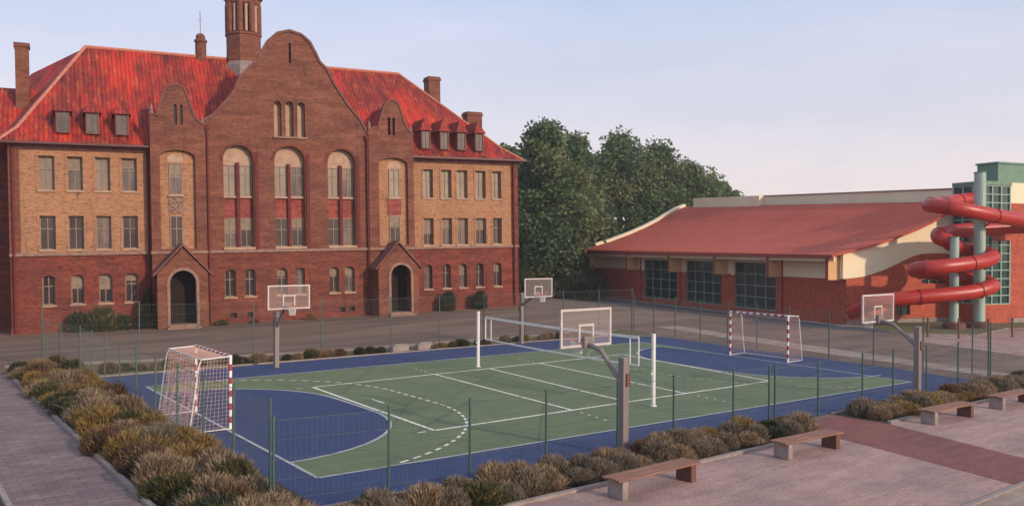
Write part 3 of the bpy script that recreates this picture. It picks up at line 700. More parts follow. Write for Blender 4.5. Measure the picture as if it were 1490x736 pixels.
# ------------------------------------------------------------------ sports hall with pool
ua = math.atan2(39.77, 11.29)
hall = empty('sports_hall'); PO = Vector((36.94, 8.6, 0))
vx = Vector((math.sin(ua), -math.cos(ua), 0)); vy = Vector((math.cos(ua), math.sin(ua), 0))
hall.matrix_world = Matrix(((vx.x, vy.x, 0, PO.x), (vx.y, vy.y, 0, PO.y), (0,0,1,0), (0,0,0,1)))
tag(hall, 'low modern sports hall with curved red roof, cream bands and glass stair tower', 'sports hall')
def HW(x, y, z): return PO+vx*x+vy*y+Vector((0,0,z))
def box_wall(mb, outer, holes, x, depth, mi=0):               # wall sheet in the y-z plane at x
    t = MB(); t.holed(outer, holes, 0, depth); mb.add([(x+b, a, c) for a, b, c in t.v], t.f, mi)
wins = [(8.2,14.0),(16.0,22.05),(23.7,30.3)]
m = MB(); box_wall(m, rect(0, 42, -.3, 3.5), [rect(a, b, .55, 3.499) for a, b in wins][:0], 0, .3)
m = MB()
ys = [0]+[v for w_ in wins for v in w_]+[42]
for a, b in ((0,8.2),(14.0,16.0),(22.05,23.7),(30.3,42)): m.box(0, .35, a, b, -.3, 3.5)
for a, b in wins: m.box(0, .35, a, b, -.3, .5)
m.box(.35, 15, 41.7, 42, -.3, 5).build('brick_wall', 'pool_brick', hall)
m = MB()
for a, b in ((0.0,8.2),(14.0,16.0),(22.05,23.7),(30.3,42)): m.box(-.02, .35, a, b, 3.502, 5.3)
for a, b in wins: m.box(-.02, .35, a, b, 4.62, 5.3)
m.build('cream_band', 'cream', hall)
m = MB()
for a, b in wins:
    for c0, c1 in ((a-.5, a), (b, b+.45)): MB().box(-.04, .02, c0, c1, 3.4, 4.62).build('window_surround', 'cream', hall)
for a, b in wins:
    m = MB(); n = 4; y = .16
    for k in range(n+1):
        c = a+(b-a)*k/n; m.box(.1, .2, c-.035, c+.035, .5, 4.6)
    for k in range(5):
        z = .5+(4.6-.5)*k/4; m.box(.11, .19, a, b, z-.035, z+.035)
    o = m.build('window', 'green_frame', hall)
    MB().box(.2, .22, a, b, .5, 4.6).build('pane', 'hall_glass', o)
    MB().box(-.08, .1, a-.05, b+.05, .42, .5).build('sill', 'kerb', o)
# eave beam, fins
m = MB(); m.box(-1.5, -1.38, -.35, 42.2, 4.9, 5.28); m.build('eave_beam', 'cream', hall)
for y in (.25, 7.3, 14.9, 22.8, 31.5, 40.6):
    MB().box(-1.5, -.02, y, y+.25, 3.45, 5.3).box(-1.54, -1.501, y-.02, y+.27, 3.41, 5.3, 1).build('bracket_fin', ['tan_panel', 'hall_trim'], hall)
for y in (7.3, 23.05, 30.9): MB().tube([(-.08,y,0),(-.08,y,5.0)], .08, 8).build('downpipe', 'hall_trim', hall)
# curved roof surface, eave to top; rises slightly towards the far end
prof = [(-1.7,5.40),(0,5.75),(2.0,6.12),(4.8,6.85),(7,7.55),(8.6,8.15),(10.2,8.9),(11.6,9.5),(13.0,9.9)]
def rz(x, z, y): return z+(y/42)*max(0, (x+1.7)/14.7)*1.15+(y/42)*.25
m = MB(); N = 14
vs = []; nn = len(prof)
for j in range(N+1):
    y = -.42+(42.8)*j/N
    for x, z in prof: vs.append((x, y, rz(x, z, y)))
    for x, z in reversed(prof): vs.append((x, y, rz(x, z, y)-.16))
k2 = 2*nn; fs = []
for j in range(N):
    for i in range(k2): fs.append((j*k2+i, j*k2+(i+1) % k2, (j+1)*k2+(i+1) % k2, (j+1)*k2+i))
fs.append(tuple(range(k2))[::-1]); fs.append(tuple(range(N*k2, (N+1)*k2)))
m.add(vs, fs); hr = m.build('roof', 'pool_roof', hall)
MB().box(-1.79, -1.702, -.45, 42.4, 5.14, 5.40).build('gutter', 'hall_trim', hall)
m = MB()                                                      # cream verge strip at the far edge
for (a, b) in zip(prof[1:-1], prof[2:]):
    y0, y1 = 41.9, 42.42
    m.loft([(a[0], y0, rz(*a, y0)+.02),(a[0], y1, rz(*a, y1)+.02),(a[0], y1, rz(*a, y1)+.38),(a[0], y0, rz(*a, y0)+.30)],
           [(b[0], y0, rz(*b, y0)+.02),(b[0], y1, rz(*b, y1)+.02),(b[0], y1, rz(*b, y1)+.38),(b[0], y0, rz(*b, y0)+.30)])
m.build('roof_verge', 'cream', hall)
# end wall: brick below, cream wave above
top_ = [(0,5.62),(2,6.0),(4.8,6.73),(7,7.42),(8.6,8.02),(10.2,8.75),(11.6,9.35),(13,9.75)]
bot = [(0,3.57),(.9,3.62),(1.8,3.72),(2.7,3.93),(3.9,4.25),(4.9,4.6),(5.8,4.95),(6.8,5.3),(7.8,5.5),(9.2,5.55),(11.0,5.5),(13,5.5)]
m = MB(); ob = bot+top_[::-1]; m.loft([(x, -.10, z) for x, z in ob], [(x, .2, z) for x, z in ob]); m.build('cream_wave_panel', 'cream', hall)
m = MB(); m.box(-.42, -.005, -.16, .2, 3.55, 5.62); m.build('cream_corner', 'cream', hall)
ow = [(0.0,-.3),(13,-.3)]+[(x, z-.005) for x, z in bot[::-1]]
MB().holed(ow, [rect(7.8,10.6,3.1,3.8), rect(5.2,6.6,.6,2.2)], -.06, .2).build('end_wall', 'pool_brick', hall)
m = MB(); m.box(7.75, 10.65, .13, .16, 3.05, 3.85).box(5.15,6.65,.13,.16,.55,2.25); o = m.build('pane', 'hall_glass', hall)
m = MB()
for q in (3.45,): m.box(7.8,10.6,.05,.1,q-.04,q+.04)
for q in (8.7,9.6): m.box(q-.04,q+.04,.045,.105,3.1,3.8)
m.box(5.87,5.93,.05,.1,.6,2.2).build('window_bars', 'green_frame', hall)
MB().box(0, 11, -.16, -.061, -.3, .3).build('plinth', 'kerb', hall)
# parapet blocks above the roof
m = MB(); m.loft([(12.6,26.6,9.6),(13.4,26.6,9.6),(13.4,26.6,11.85),(12.6,26.6,11.85)], [(12.6,39.6,9.8),(13.4,39.6,9.8),(13.4,39.6,12.25),(12.6,39.6,12.25)])
m.loft([(13.41,-.2,9.2),(14.0,-.2,9.2),(14.0,-.2,10.95),(13.41,-.2,10.95)], [(13.41,33,10.0),(14.0,33,10.0),(14.0,33,12.0),(13.41,33,12.0)])
m.build('parapet', 'cream', hall)
m = MB(); m.loft([(13.30,-.25,10.952),(14.1,-.25,10.952),(14.1,-.25,11.05),(13.30,-.25,11.05)], [(13.30,33.1,12.002),(14.1,33.1,12.002),(14.1,33.1,12.1),(13.30,33.1,12.1)]); m.build('parapet_cap', 'lead', hall)
MB().box(14.02, 40, 0, 41.9, -.3, 10.6).build('main_volume', 'cream', hall)
# glass stair tower and the orange brick block to its right
tx0, tx1, ty0, ty1 = 11.0, 14.1, -3.0, -.17
m = MB(); m.box(tx0+.12, tx1-.02, ty0+.12, ty1, 1.55, 10.95); tg = m.build('stair_tower', 'hall_glass_pale', hall)
m = MB()
for k in range(4):
    c = tx0+(tx1-tx0-.1)*k/3; m.box(c, c+.1, ty0, ty0+.11, 1.5, 11)
for k in range(4):
    c = ty0+(ty1-ty0-.1)*k/3; m.box(tx0, tx0+.11, c+(.0 if k else .111), c+.1+(.0 if k else .05), 1.5, 11)
for k in range(15):
    z = 1.5+9.4*k/14
    m.box(tx0+.1, tx1, ty0+.02, ty0+.10, z, z+.075).box(tx0+.02, tx0+.1, ty0+.12, ty1, z, z+.075)
m.build('glazing_bars', 'bar_green', tg)
MB().box(tx0-.05, tx1+.05, ty0-.06, ty1, 11.0, 11.3).build('tower_roof', 'green_metal', tg)
MB().box(tx0+.02, tx1, ty0-.03, ty1, -.3, 1.5).build('tower_base', 'pool_brick', tg)
MB().box(tx0+1.1, tx1, ty0-.04, ty0-.005, 6.6, 7.1).build('brick_spandrel', 'pool_brick', tg)
MB().box(13.25, 17.4, -2.5, -.6, 11.302, 12.8).box(13.15, 17.5, -2.6, -.5, 12.8, 12.95).build('roof_plant_room', 'green_metal', hall)
MB().box(tx1+.002, 30, ty0+.05, -.01, -.3, 9.6).build('brick_block', 'pool_brick', hall)
MB().box(tx1+.002, 30.05, ty0-.0, -.01, 9.602, 11.25).build('brick_block_band', 'cream', hall)
MB().box(tx1+.01, 30, ty0-.06, ty0+.048, -.3, .35).build('plinth', 'kerb', hall)

# ------------------------------------------------------------------ water slide
sl_ = empty('water_slide', PO); sl_.matrix_world = hall.matrix_world.copy()
tag(sl_, 'big red tube slide spiralling down outside the glass stair tower', 'water slide')
ctrl = [(11.6,-2.0,9.95),(9.4,-2.4,9.75),(7.0,-2.9,9.45),(5.6,-3.3,9.3),(4.3,-3.9,9.15),(3.7,-4.9,9.05),(4.0,-5.9,8.9),(5.0,-6.5,8.7),(6.6,-6.75,8.45),(9.0,-6.7,8.2),(11.2,-6.6,8.0),(12.8,-6.3,7.88),(13.9,-5.6,7.8),(13.8,-4.7,7.7),(12.6,-4.05,7.62),(10.6,-3.75,7.5),(8.4,-3.5,7.35),(6.6,-3.4,7.15),(5.4,-3.8,6.95),(4.9,-4.3,6.72),(5.3,-4.75,6.45),(6.2,-4.3,6.2),(7.2,-4.1,6.0),(8.0,-4.4,5.8),(8.5,-5.0,5.6),(8.3,-5.9,5.4),(7.5,-6.5,5.22),(6.2,-6.75,4.97),(4.4,-6.75,4.78),(2.8,-6.5,4.62),(1.9,-5.9,4.5),(1.8,-5.0,4.4),(2.6,-4.3,4.28),(4.2,-3.95,4.12),(6.0,-3.85,3.92),(7.2,-3.95,3.74),(8.1,-4.4,3.56),(8.6,-5.1,3.4),(8.3,-6.0,3.22),(7.3,-6.4,3.02),(5.8,-6.3,2.75),(3.8,-5.8,2.55),(2.0,-5.1,2.38),(.8,-4.4,2.22),(-.2,-3.5,2.0),(-.4,-2.7,1.72),(-.5,-1.9,1.35),(-.5,-1.1,1.05)]
def catmull(P, n=5):
    out = []
    for i in range(len(P)-1):
        a, b, c, d = P[max(i-1,0)], P[i], P[i+1], P[min(i+2, len(P)-1)]
        for k in range(n):
            t = k/n; out.append(tuple(.5*((2*b[q])+(-a[q]+c[q])*t+(2*a[q]-5*b[q]+4*c[q]-d[q])*t*t+(-a[q]+3*b[q]-3*c[q]+d[q])*t**3) for q in range(3)))
    return out+[P[-1]]
path = catmull(ctrl)
MB().tube(path, .54, 20).build('tube', 'slide', sl_, smooth=True)
m = MB()
for i in range(6, len(path)-3, 12): 
    a, b = Vector(path[i]), Vector(path[i+1]); d = (b-a).normalized(); MB().tube([a-d*.05, a+d*.05], .59, 20).build('joint_flange', 'slide_seam', sl_)
for x, y, r, h in ((5.2,-5.35,.31,6.75),(7.7,-5.4,.40,11.6)):
    MB().tube([(x,y,-.1),(x,y,h)], r, 16).build('support_column', 'column_green', sl_, smooth=False)
    MB().tube([(x,y,h),(x,y,h+.06)], r+.05, 16).build('column_cap', 'green_metal', sl_)
    MB().lathe([(r+.5,-.1),(r+.5,.35),(r+.3,.5)], x, y, 16).build('column_footing', 'brown_post', sl_)
m = MB()
for (x, y), tg_ in (((5.2,-5.35),[(5.2,-6.2,4.4),(5.2,-4.3,3.7),(5.3,-6.0,2.3)]),((7.7,-5.4),[(7.8,-6.2,7.9),(8.4,-4.6,5.2),(7.8,-6.2,4.7),(8.1,-4.6,3.1),(7.6,-4.0,7.0),(7.5,-6.0,2.5)])):
    for t_ in tg_: MB().tube([(x, y, min(t_[2]-.5, 6.4) if x < 7 else t_[2]-.6), t_], .06, 6).build('bracket_arm', 'slide_seam', sl_)

# ------------------------------------------------------------------ hoops
def hoop(name, loc, face, label, ext, h=2.75, bw=2.05):
    """face: +1 board looks to +y from the pole, -1 to -y; ext: overhang"""
    o = empty(name, loc, 0 if face > 0 else PI); tag(o, label, 'basketball hoop', 'basketball hoops beside the court')
    MB().box(-.11, .11, -.11, .11, 0, h).build('pole', 'pole', o, bevel=.02)
    MB().box(-.02, .12, -.15, -.09, 1.95, 2.3).build('lock_box', 'brown_post', o)
    m = MB(); y = ext
    m.tube([(0, .05, h-.75), (0, ext*.60, 2.86), (0, y-.1, 2.97)], .075, 8)
    m.box(-.18, .18, y-.14, y-.04, 2.88, 3.2)
    m.build('arm', 'pole', o)
    zb, zt = 2.9, 4.02; hw = bw/2
    b = MB().box(-hw+.06, hw-.06, y-.012, y+.012, zb+.06, zt-.06).build('backboard', 'clear', o)
    m = MB(); t = .065
    m.box(-hw, hw, y-.03, y+.03, zb, zb+t).box(-hw, hw, y-.03, y+.03, zt-t, zt).box(-hw, -hw+t, y-.03, y+.03, zb+t, zt-t).box(hw-t, hw, y-.03, y+.03, zb+t, zt-t)
    q = .3; m.box(-q, q, y-.02, y+.02, 3.5, 3.56).box(-q, -q+.055, y-.02, y+.02, 3.05, 3.5).box(q-.055, q, y-.02, y+.02, 3.05, 3.5)
    m.build('board_frame', 'dirty_white', b)
    m = MB()
    ring = [(.225*math.cos(2*PI*k/20), y+.38+.225*math.sin(2*PI*k/20), 3.05) for k in range(21)]
    m.tube(ring, .014, 6, cap=False).tube([(-.1,y+.03,3.03),(-.08,y+.18,3.04)], .015, 5).tube([(.1,y+.03,3.03),(.08,y+.18,3.04)], .015, 5)
    m.build('rim', 'orange', o)
    m = MB()
    for k in range(12):
        for s in (1, -1):
            pts = []
            for j in range(5):
                a = 2*PI*(k+s*j*.5)/12; rr = .225-.085*math.sin(min(1, j/3)*PI/2); pts.append((rr*math.cos(a), y+.38+rr*math.sin(a), 3.04-.1*j))
            m.tube(pts, .008, 4, cap=False)
    m.build('net', 'cord_white', o)
    return o
hoop('basketball_hoop', (-6.42,-10.5,0), 1, 'grey basketball hoop post in the front shrub bed, nearest to the camera', 1.55, 2.75, 2.0)
hoop('basketball_hoop', (8.78,-11.15,0), 1, 'grey basketball hoop post in the right front shrub bed, in front of the slide', 1.6, 2.85, 2.35)
hoop('basketball_hoop', (-7.68,11.5,0), -1, 'pale basketball hoop at the far sideline before the left porch and central gable', 1.5, 2.7, 2.05)
hoop('basketball_hoop', (8.15,12.65,0), -1, 'white framed basketball hoop at the far sideline before the gap with trees', 1.6, 3.1, 2.1)

# ------------------------------------------------------------------ volleyball net
vb = empty('volleyball_net', (0,0,0)); tag(vb, 'white volleyball net stretched between two white posts across the green court', 'volleyball net')
A = Vector((.31,6.08,0)); B = Vector((-.35,-5.99,0))
for P, h in ((A, 2.68), (B, 2.64)):
    MB().tube([(P.x,P.y,.02),(P.x,P.y,h)], .078, 12).tube([(P.x,P.y,.02),(P.x,P.y,.05)], .13, 12).tube([(P.x,P.y,h),(P.x,P.y,h+.03)], .075, 12).tube([(P.x-.06,P.y,1.2),(P.x-.13,P.y,1.2)], .03, 6).build('post', 'white', vb, smooth=False)
def onnet(t): return A.lerp(B, t)
p0, p1 = onnet(.055), onnet(.935); zt0, zt1 = 2.44, 2.44; zb0, zb1 = 1.42, 1.42
m = MB()
def tape(a, b, wd, t=.012):
    a = Vector(a); b = Vector(b); m.loft([a+Vector((-t,0,wd)), a+Vector((t,0,wd)), a+Vector((t,0,-wd)), a+Vector((-t,0,-wd))], [b+Vector((-t,0,wd)), b+Vector((t,0,wd)), b+Vector((t,0,-wd)), b+Vector((-t,0,-wd))])
def npt(t, top): 
    p = p0.lerp(p1, t); sag = .05*math.sin(PI*t); return (p.x, p.y, (2.46 if top else 1.42)-sag)
for k in range(12):
    tape(npt(k/12, True), npt((k+1)/12, True), .05, .02); tape(npt(k/12, False), npt((k+1)/12, False), .03, .02)
for t in (0, .045, .955, 1.0):
    a, b = npt(t, True), npt(t, False); m.tube([a, b], .028, 6)
m.build('net_tape', 'white', vb)
m = MB()
for k in range(1, 100):
    a, b = npt(k/100, True), npt(k/100, False); m.tube([a, b], .0022, 3, cap=False)
for j in range(1, 9):
    m.tube([lerp(npt(k/12, True), npt(k/12, False), j/9) for k in range(13)], .0022, 3, cap=False)
m.build('net', 'cord_dark', vb)
m = MB()
for P, t, h in ((A, 0, 2.6), (B, 1, 2.56)):
    m.tube([(P.x,P.y,h), npt(t, True)], .008, 4).tube([(P.x,P.y,1.4), npt(t, False)], .008, 4)
m.build('tension_cable', 'fence_grey', vb)

# ------------------------------------------------------------------ handball goals
def goal(loc, rz_, label, wd=3.5, h=2.35):
    o = empty('handball_goal', loc, rz_); tag(o, label, 'handball goal', 'red and white handball goals')
    hw = wd/2
    def banded(a, b, r, n, name):
        m = MB(); a = Vector(a); b = Vector(b)
        d = (b-a).normalized(); u = Vector((1,0,0)); w2 = d.cross(u).normalized()
        for k in range(n):
            p, q = a.lerp(b, k/n), a.lerp(b, (k+1)/n)
            m.loft([p+u*r+w2*r, p-u*r+w2*r, p-u*r-w2*r, p+u*r-w2*r], [q+u*r+w2*r, q-u*r+w2*r, q-u*r-w2*r, q+u*r-w2*r], k % 2)
        m.build(name, ['white', 'red_band'], o)
    for s in (-1, 1): banded((0,s*hw,.02), (0,s*hw,h-.081), .04, 11, 'post')
    banded((0,-hw-.04,h-.04), (0,hw+.04,h-.04), .042, 17, 'crossbar')
    m = MB(); bt, bb = .9, 1.25
    for s in (-1, 1):
        m.tube([(0,s*hw,h-.04),(bt,s*hw,h-.08),(bt+.08,s*hw,h-.3),(bb,s*hw,.04),(0,s*hw,.04)], .022, 6)
    m.tube([(bb,-hw,.04),(bb,hw,.04)], .022, 6).tube([(bt,-hw,h-.08),(bt,hw,h-.08)], .016, 6)
    m.build('rear_frame', 'white', o)
    m = MB(); r = .0052; st = .10
    n = int(wd/st)
    for k in range(n+1):
        y = -hw+wd*k/n; m.tube([(0,y,h-.05),(bt,y,h-.09),(bt+.1,y,h*.45-.1*math.sin(k)),(bb-.03,y,.05)], r, 3, cap=False)
    for j in range(9): 
        x = bt*(j+.5)/9; m.tube([(x,-hw,h-.06-.03*(j/9)),(x,0,h-.09-.03*(j/9)),(x,hw,h-.06-.03*(j/9))], r, 3, cap=False)
    for j in range(18):
        t = (j+.5)/18; z = (h-.1)*(1-t)+.05*t; x = bt+(bb-bt)*t
        m.tube([(0,-hw,z),(x,-hw,z),(x-.05,0,z),(x,hw,z),(0,hw,z)], r, 3, cap=False)
    for s in (-1, 1):
        for j in range(1, 9): 
            x = bt*j/9; m.tube([(x,s*hw,h-.07),(x*1.3,s*hw,.05)], r, 3, cap=False)
    m.build('net', 'cord', o)
    return o
goal((-14.12,.9,.02), PI, 'handball goal on the blue area beside the left shrub bed')
goal((13.93,-.13,.02), 0, 'handball goal at the right end of the court facing the sports hall windows', 3.6, 2.42)

# ------------------------------------------------------------------ fences
def fence(name, pts, h, label, step=2.45, wire=.12, rails=(.05,.5,1.0,1.5), heavy=.024, skip=()):
    o = empty(name, (pts[0][0], pts[0][1], 0)); tag(o, label, 'fence')
    ox, oy = pts[0][0], pts[0][1]
    # resample
    P = [Vector((a-ox, b-oy, 0)) for a, b in pts]; posts = []
    for a, b in zip(P[:-1], P[1:]):
        L = (b-a).length; n = max(1, round(L/step))
        for k in range(n): posts.append(a.lerp(b, k/n))
    posts.append(P[-1])
    for p in posts:
        z = HT(p.x+ox, p.y+oy)
        MB().box(-heavy, heavy, -heavy, heavy, -.05, h+.06).box(-heavy-.008, heavy+.008, -heavy-.008, heavy+.008, h+.06, h+.085).build('post', 'fence_green', o, loc=(p.x, p.y, z))
    m = MB()
    for i, (a, b) in enumerate(zip(P[:-1], P[1:])):
        if i in skip: continue
        L = (b-a).length; n = max(1, int(L/wire))
        for k in range(n):
            q = a.lerp(b, k/n); z = HT(q.x+ox, q.y+oy); m.tube([(q.x,q.y,z+.05),(q.x,q.y,z+h)], .0025, 3, cap=False)
        nr_ = int(h/.5)+1
        for j in range(nr_+1):
            z = .06+(h-.08)*j/nr_; m.tube([(a.x,a.y,z+HT(a.x+ox,a.y+oy)),(b.x,b.y,z+HT(b.x+ox,b.y+oy))], .005 if j < nr_ else .008, 4, cap=False)
    m.build('mesh_panel', 'fence_grey', o)
    return o
fence('front_fence', [(-15.9,-8.9),(-13.2,-9.35),(-11.0,-9.6),(-8.64,-9.8),(-6.1,-9.95),(-3.84,-10.06),(-1.1,-10.15),(.44,-10.4)], 1.88, 'low green mesh fence behind the front shrub bed, left of the entrance gap')
fence('front_fence', [(.62,-10.5),(3.03,-10.56),(6.0,-10.5),(8.1,-10.55),(10.6,-10.6),(13.1,-10.7),(15.6,-10.85)], 1.88, 'green mesh fence along the court front, right of the double posts')
fence('side_fence', [(-15.9,-8.7),(-15.9,13),(-16.6,18.0)], 2.25, 'green mesh fence between the left shrub bed and the blue court edge', heavy=.022)
fence('back_fence', [(-16.6,18.2),(-12.7,16.3),(-7.65,14.6),(-4.2,14.1),(0,14.1),(3.2,14.1),(19.3,14.3)], 2.95, 'tall green mesh fence behind the court on the school side', 3.5, .10)
fence('side_fence', [(19.3,14.1),(18.7,9.8),(17.6,.5),(16.6,-7.5),(15.8,-10.85)], 2.55, 'green mesh fence behind the right handball goal, facing the sports hall', 2.6, .10)
fence('outer_fence', [(17.6,-9.3),(19.5,-13.5),(20.5,-18)], 2.2, 'short green mesh fence at the right edge beyond the benches', 2.3, .12)

# bollards by the slide
for i, (x, y, lb) in enumerate(((33.0,.3,'brown bollard leftmost on the lawn edge before the slide'),(33.9,-1.3,'second brown bollard from the left before the slide'),(35.2,-2.6,'brown bollard in the middle of the row before the slide'),(37.6,-3.1,'brown bollard below the tall slide column'),(41.5,-3.6,'brown bollard before the brick base of the glass tower'),(44.0,-4.2,'brown bollard farthest right along the brick wall'))):
    o = MB().tube([(0,0,0),(0,0,1.25)], .07, 10).tube([(0,0,1.25),(0,0,1.3)], .085, 10).tube([(0,0,0),(0,0,.05)], .12, 10).build('bollard', 'brown_post', loc=(x, y, .01))
    tag(o, lb, 'bollard', 'brown bollards before the water slide')

# ------------------------------------------------------------------ benches
def bench(loc, rz_, L, label):
    o = empty('bench', loc, rz_); tag(o, label, 'bench', 'wooden benches along the paving')
    m = MB()
    for k in range(4):
        y = -.27+.145*k; m.box(-L/2+.02*((k*7)%3), L/2-.03*((k*5)%2), y, y+.12, .43+.006*(k%2), .48+.006*(k%2))
    m.build('seat', 'wood', o, bevel=.008)
    for s in (-1, 1):
        x = s*(L/2-.24); MB().box(x-.095, x+.095, -.24, .26, 0, .417).build('support', 'brown_post' if s > 0 else 'kerb', o, bevel=.015)
bench((-8.15,-13.25,.008), R(1), 2.9, 'nearest wooden bench, on the pink paving below the near hoop post')
bench((-1.95,-13.4,.008), R(-2), 2.7, 'wooden bench just left of the red path')
bench((6.0,-13.6,.008), R(-3), 2.8, 'wooden bench right of the red path under the right hoop post')
bench((10.7,-13.75,.008), R(-2), 2.8, 'wooden bench at the right edge of the picture')

# ------------------------------------------------------------------ vegetation
def leafmesh_shrub(seed, h, w_, n, mats, blade=.05, upright=.6):
    rnd = random.Random(seed); m = MB()
    sub = [(0,0,1),(0,0,1)]+[(rnd.uniform(-.3,.3)*w_, rnd.uniform(-.3,.3)*w_, rnd.uniform(.55,.9)) for _ in range(3)]
    for i in range(n):
        cx, cy, sc = rnd.choice(sub); a = rnd.uniform(0, 2*PI); e = rnd.uniform(.05, 1.0)
        rr = rnd.uniform(.05,1)**.6*w_*.36
        dx, dy = math.cos(a), math.sin(a)
        hz = h*sc*rnd.uniform(.25,1.0)*math.sqrt(max(.05, 1-(rr/(w_*.5))**2))
        bx, by = cx*.75+dx*rr, cy*.75+dy*rr
        L = rnd.uniform(.10,.24)*(.6+h)
        tilt = rnd.uniform(.1, 1.1)*(1.2-upright)
        d = Vector((dx*math.sin(tilt)+rnd.gauss(0,.25), dy*math.sin(tilt)+rnd.gauss(0,.25), math.cos(tilt))).normalized()
        s = d.cross(Vector((rnd.gauss(0,1), rnd.gauss(0,1), .3))).normalized()*blade*rnd.uniform(.5,1.2)
        p = Vector((bx, by, max(.02, hz-L*.6)))
        if rnd.random() < .12: p.z *= .4
        q = p+d*L
        m.add([p-s*.4, p+s*.4, p+d*L*.55+s*.5, q, p+d*L*.55-s*.5], [(0,1,2,3,4)], (0 if rnd.random() < .7 else rnd.randrange(len(mats))))
    for k in range(9):
        a = rnd.uniform(0, 2*PI); m.tube([(0,0,0),(math.cos(a)*w_*.2, math.sin(a)*w_*.2, h*.5),(math.cos(a)*w_*.33, math.sin(a)*w_*.33, h*.85)], .01, 3, len(mats)-1, cap=False)
    me = m.build('shrub', mats); return me
KINDS = [('dry tan', ['sh_tan','sh_grey','sh_olive','sh_rust']), ('olive green', ['sh_olive','sh_gold','sh_tan','sh_dark']), ('golden yellow', ['sh_gold','sh_olive','sh_tan','sh_rust']),
         ('rust brown', ['sh_rust','sh_tan','sh_gold','sh_dark']), ('grey brown', ['sh_grey','sh_tan','sh_olive','sh_dark']), ('dark green', ['sh_dark','sh_olive','sh_grey','sh_dark'])]
protos = []
for i, (nm, mats) in enumerate(KINDS):
    for v in range(2):
        o = leafmesh_shrub(10*i+v, .9, 1.15, 4200, mats, .026); protos.append((nm, o)); 
used = set()
def shrub(x, y, ki, label, group, s=1.0, sz=None, z=0, name='shrub'):
    v = random.randrange(2); nm, src = protos[ki*2+v]
    if src.name in used: o = src.copy(); COL.objects.link(o)
    else: used.add(src.name); o = src
    o.location = (x, y, z); o.rotation_euler = (0, 0, random.uniform(0, 6.28)); o.scale = (s, s, sz or s)
    tag(o, label % nm, 'shrub', (group+', '+nm)); return o
rnd = random.Random(5)
def pick(ws): return rnd.choices(range(6), ws)[0]
y = -11.6
while y < 17.0:
    right = -15.75 if y < -9 else (-15.9+.0)
    for x in (-17.65, -17.0, -16.3):
        if y < -9.5 and x > -16.0: continue
        s = rnd.uniform(.78,1.12)
        shrub(x+rnd.uniform(-.2,.2), y+rnd.uniform(-.32,.32), pick([6,3,4,1,4,1] if x > -17.5 else [1,3,2,2,3,3]), '%s low shrub packed in the long bed beside the left path', 'shrubs in the left bed', s, s*rnd.uniform(.55,1.0))  # outer row picks darker kinds, so the hedge's shadow side is coloured in
    y += .78
x = -15.2
while x < .35:
    for yy in (-11.75, -11.1):
        s = rnd.uniform(.62,.92); shrub(x+rnd.uniform(-.15,.15), yy+rnd.uniform(-.12,.12)+.02, pick([6,1,2,1,5,1]), '%s low shrub in the front bed between court and paving', 'shrubs in the front bed', s, s*rnd.uniform(.5,.95))
    x += .74
x = 4.35
while x < 18:
    for yy in (-12.15, -11.55):
        s = rnd.uniform(.7,.95); shrub(x+rnd.uniform(-.15,.15), yy+rnd.uniform(-.12,.12)-.004*x, pick([6,1,2,1,5,1]), '%s low shrub in the bed right of the red path', 'shrubs in the right bed', s, s*rnd.uniform(.5,.85))
    x += .76
x = -14.5
while x < 15:
    if not (-.5 < x < 2.2) and rnd.random() < .85:
        s = rnd.uniform(.45,.8); shrub(x, 13.65+rnd.uniform(-.1,.25)+(.05 if x > -5 else .8*(-5-x)/10), pick([2,3,1,2,3,4]), '%s small shrub at the foot of the tall back fence', 'shrubs along the back fence', s, s*.75)
    x += rnd.uniform(.45,.85)
# low stone blocks at the back fence
for i, (x, lb) in enumerate(((.3,'pale concrete block left at the foot of the back fence'),(2.0,'pale concrete block right at the foot of the back fence'))):
    o = MB().box(-.55,.55,-.2,.2,0,.32).box(-.4,.4,-.15,.15,.322,.40).build('concrete_block', 'kerb', loc=(x, 13.7, .01), rotz=R(6-9*i), bevel=.03); tag(o, lb, 'concrete block')
# plants by the school wall
def SP(lx, ly): return (SO.x+lx*math.cos(SA)-ly*math.sin(SA), SO.y+lx*math.sin(SA)+ly*math.cos(SA))
for lx, ly, s, sz, ki, lb in ((4.3,-.9,1.3,1.6,5,'%s bush by the left wing wall, leftmost of the pair'),(5.7,-1.0,1.7,1.9,1,'%s broad bush under the third lower window of the left wing'),(7.0,-.8,1.1,1.2,5,'%s low bush right of the broad bush at the left wing'),
                        (31.0,-.9,1.1,1.9,5,'%s small round bush left below the right wing windows'),(33.9,-.9,1.1,1.8,5,'%s small round bush right below the right wing windows'),(19.5,-1.9,.6,.6,2,'%s tuft at the foot of the central gable'),(13.2,-1.9,.7,.5,1,'%s tuft between left porch and central wall'),(15.5,-1.7,.6,.4,3,'%s tuft below the left niche of the gable wall')):
    X, Y = SP(lx, ly); shrub(X, Y, ki, lb, 'bushes at the school wall', s, sz, HT(X, Y))
# small dark conifer by the porch
def conifer(x, y, h, label):
    o = empty('conifer', (x, y, HT(x, y))); tag(o, label, 'conifer')
    MB().tube([(0,0,0),(0,0,h*.9)], .06, 6).build('trunk', 'bark', o)
    m = MB(); r_ = random.Random(2)
    for i in range(2600):
        t = r_.random(); a = r_.uniform(0, 2*PI); rr = (.75*(1-t)+.06)*r_.uniform(.4,1); z = .15+t*h
        d = Vector((math.cos(a), math.sin(a), -.2)).normalized(); s = Vector((-d.y, d.x, 0))*.05
        p = Vector((math.cos(a)*rr, math.sin(a)*rr, z)); m.add([p-s, p+s, p+d*.22], [(0,1,2)])
    m.build('foliage', 'sh_dark', o)
X, Y = SP(8.5, -1.1); conifer(X, Y, 2.6, 'small dark conifer against the left porch of the school')

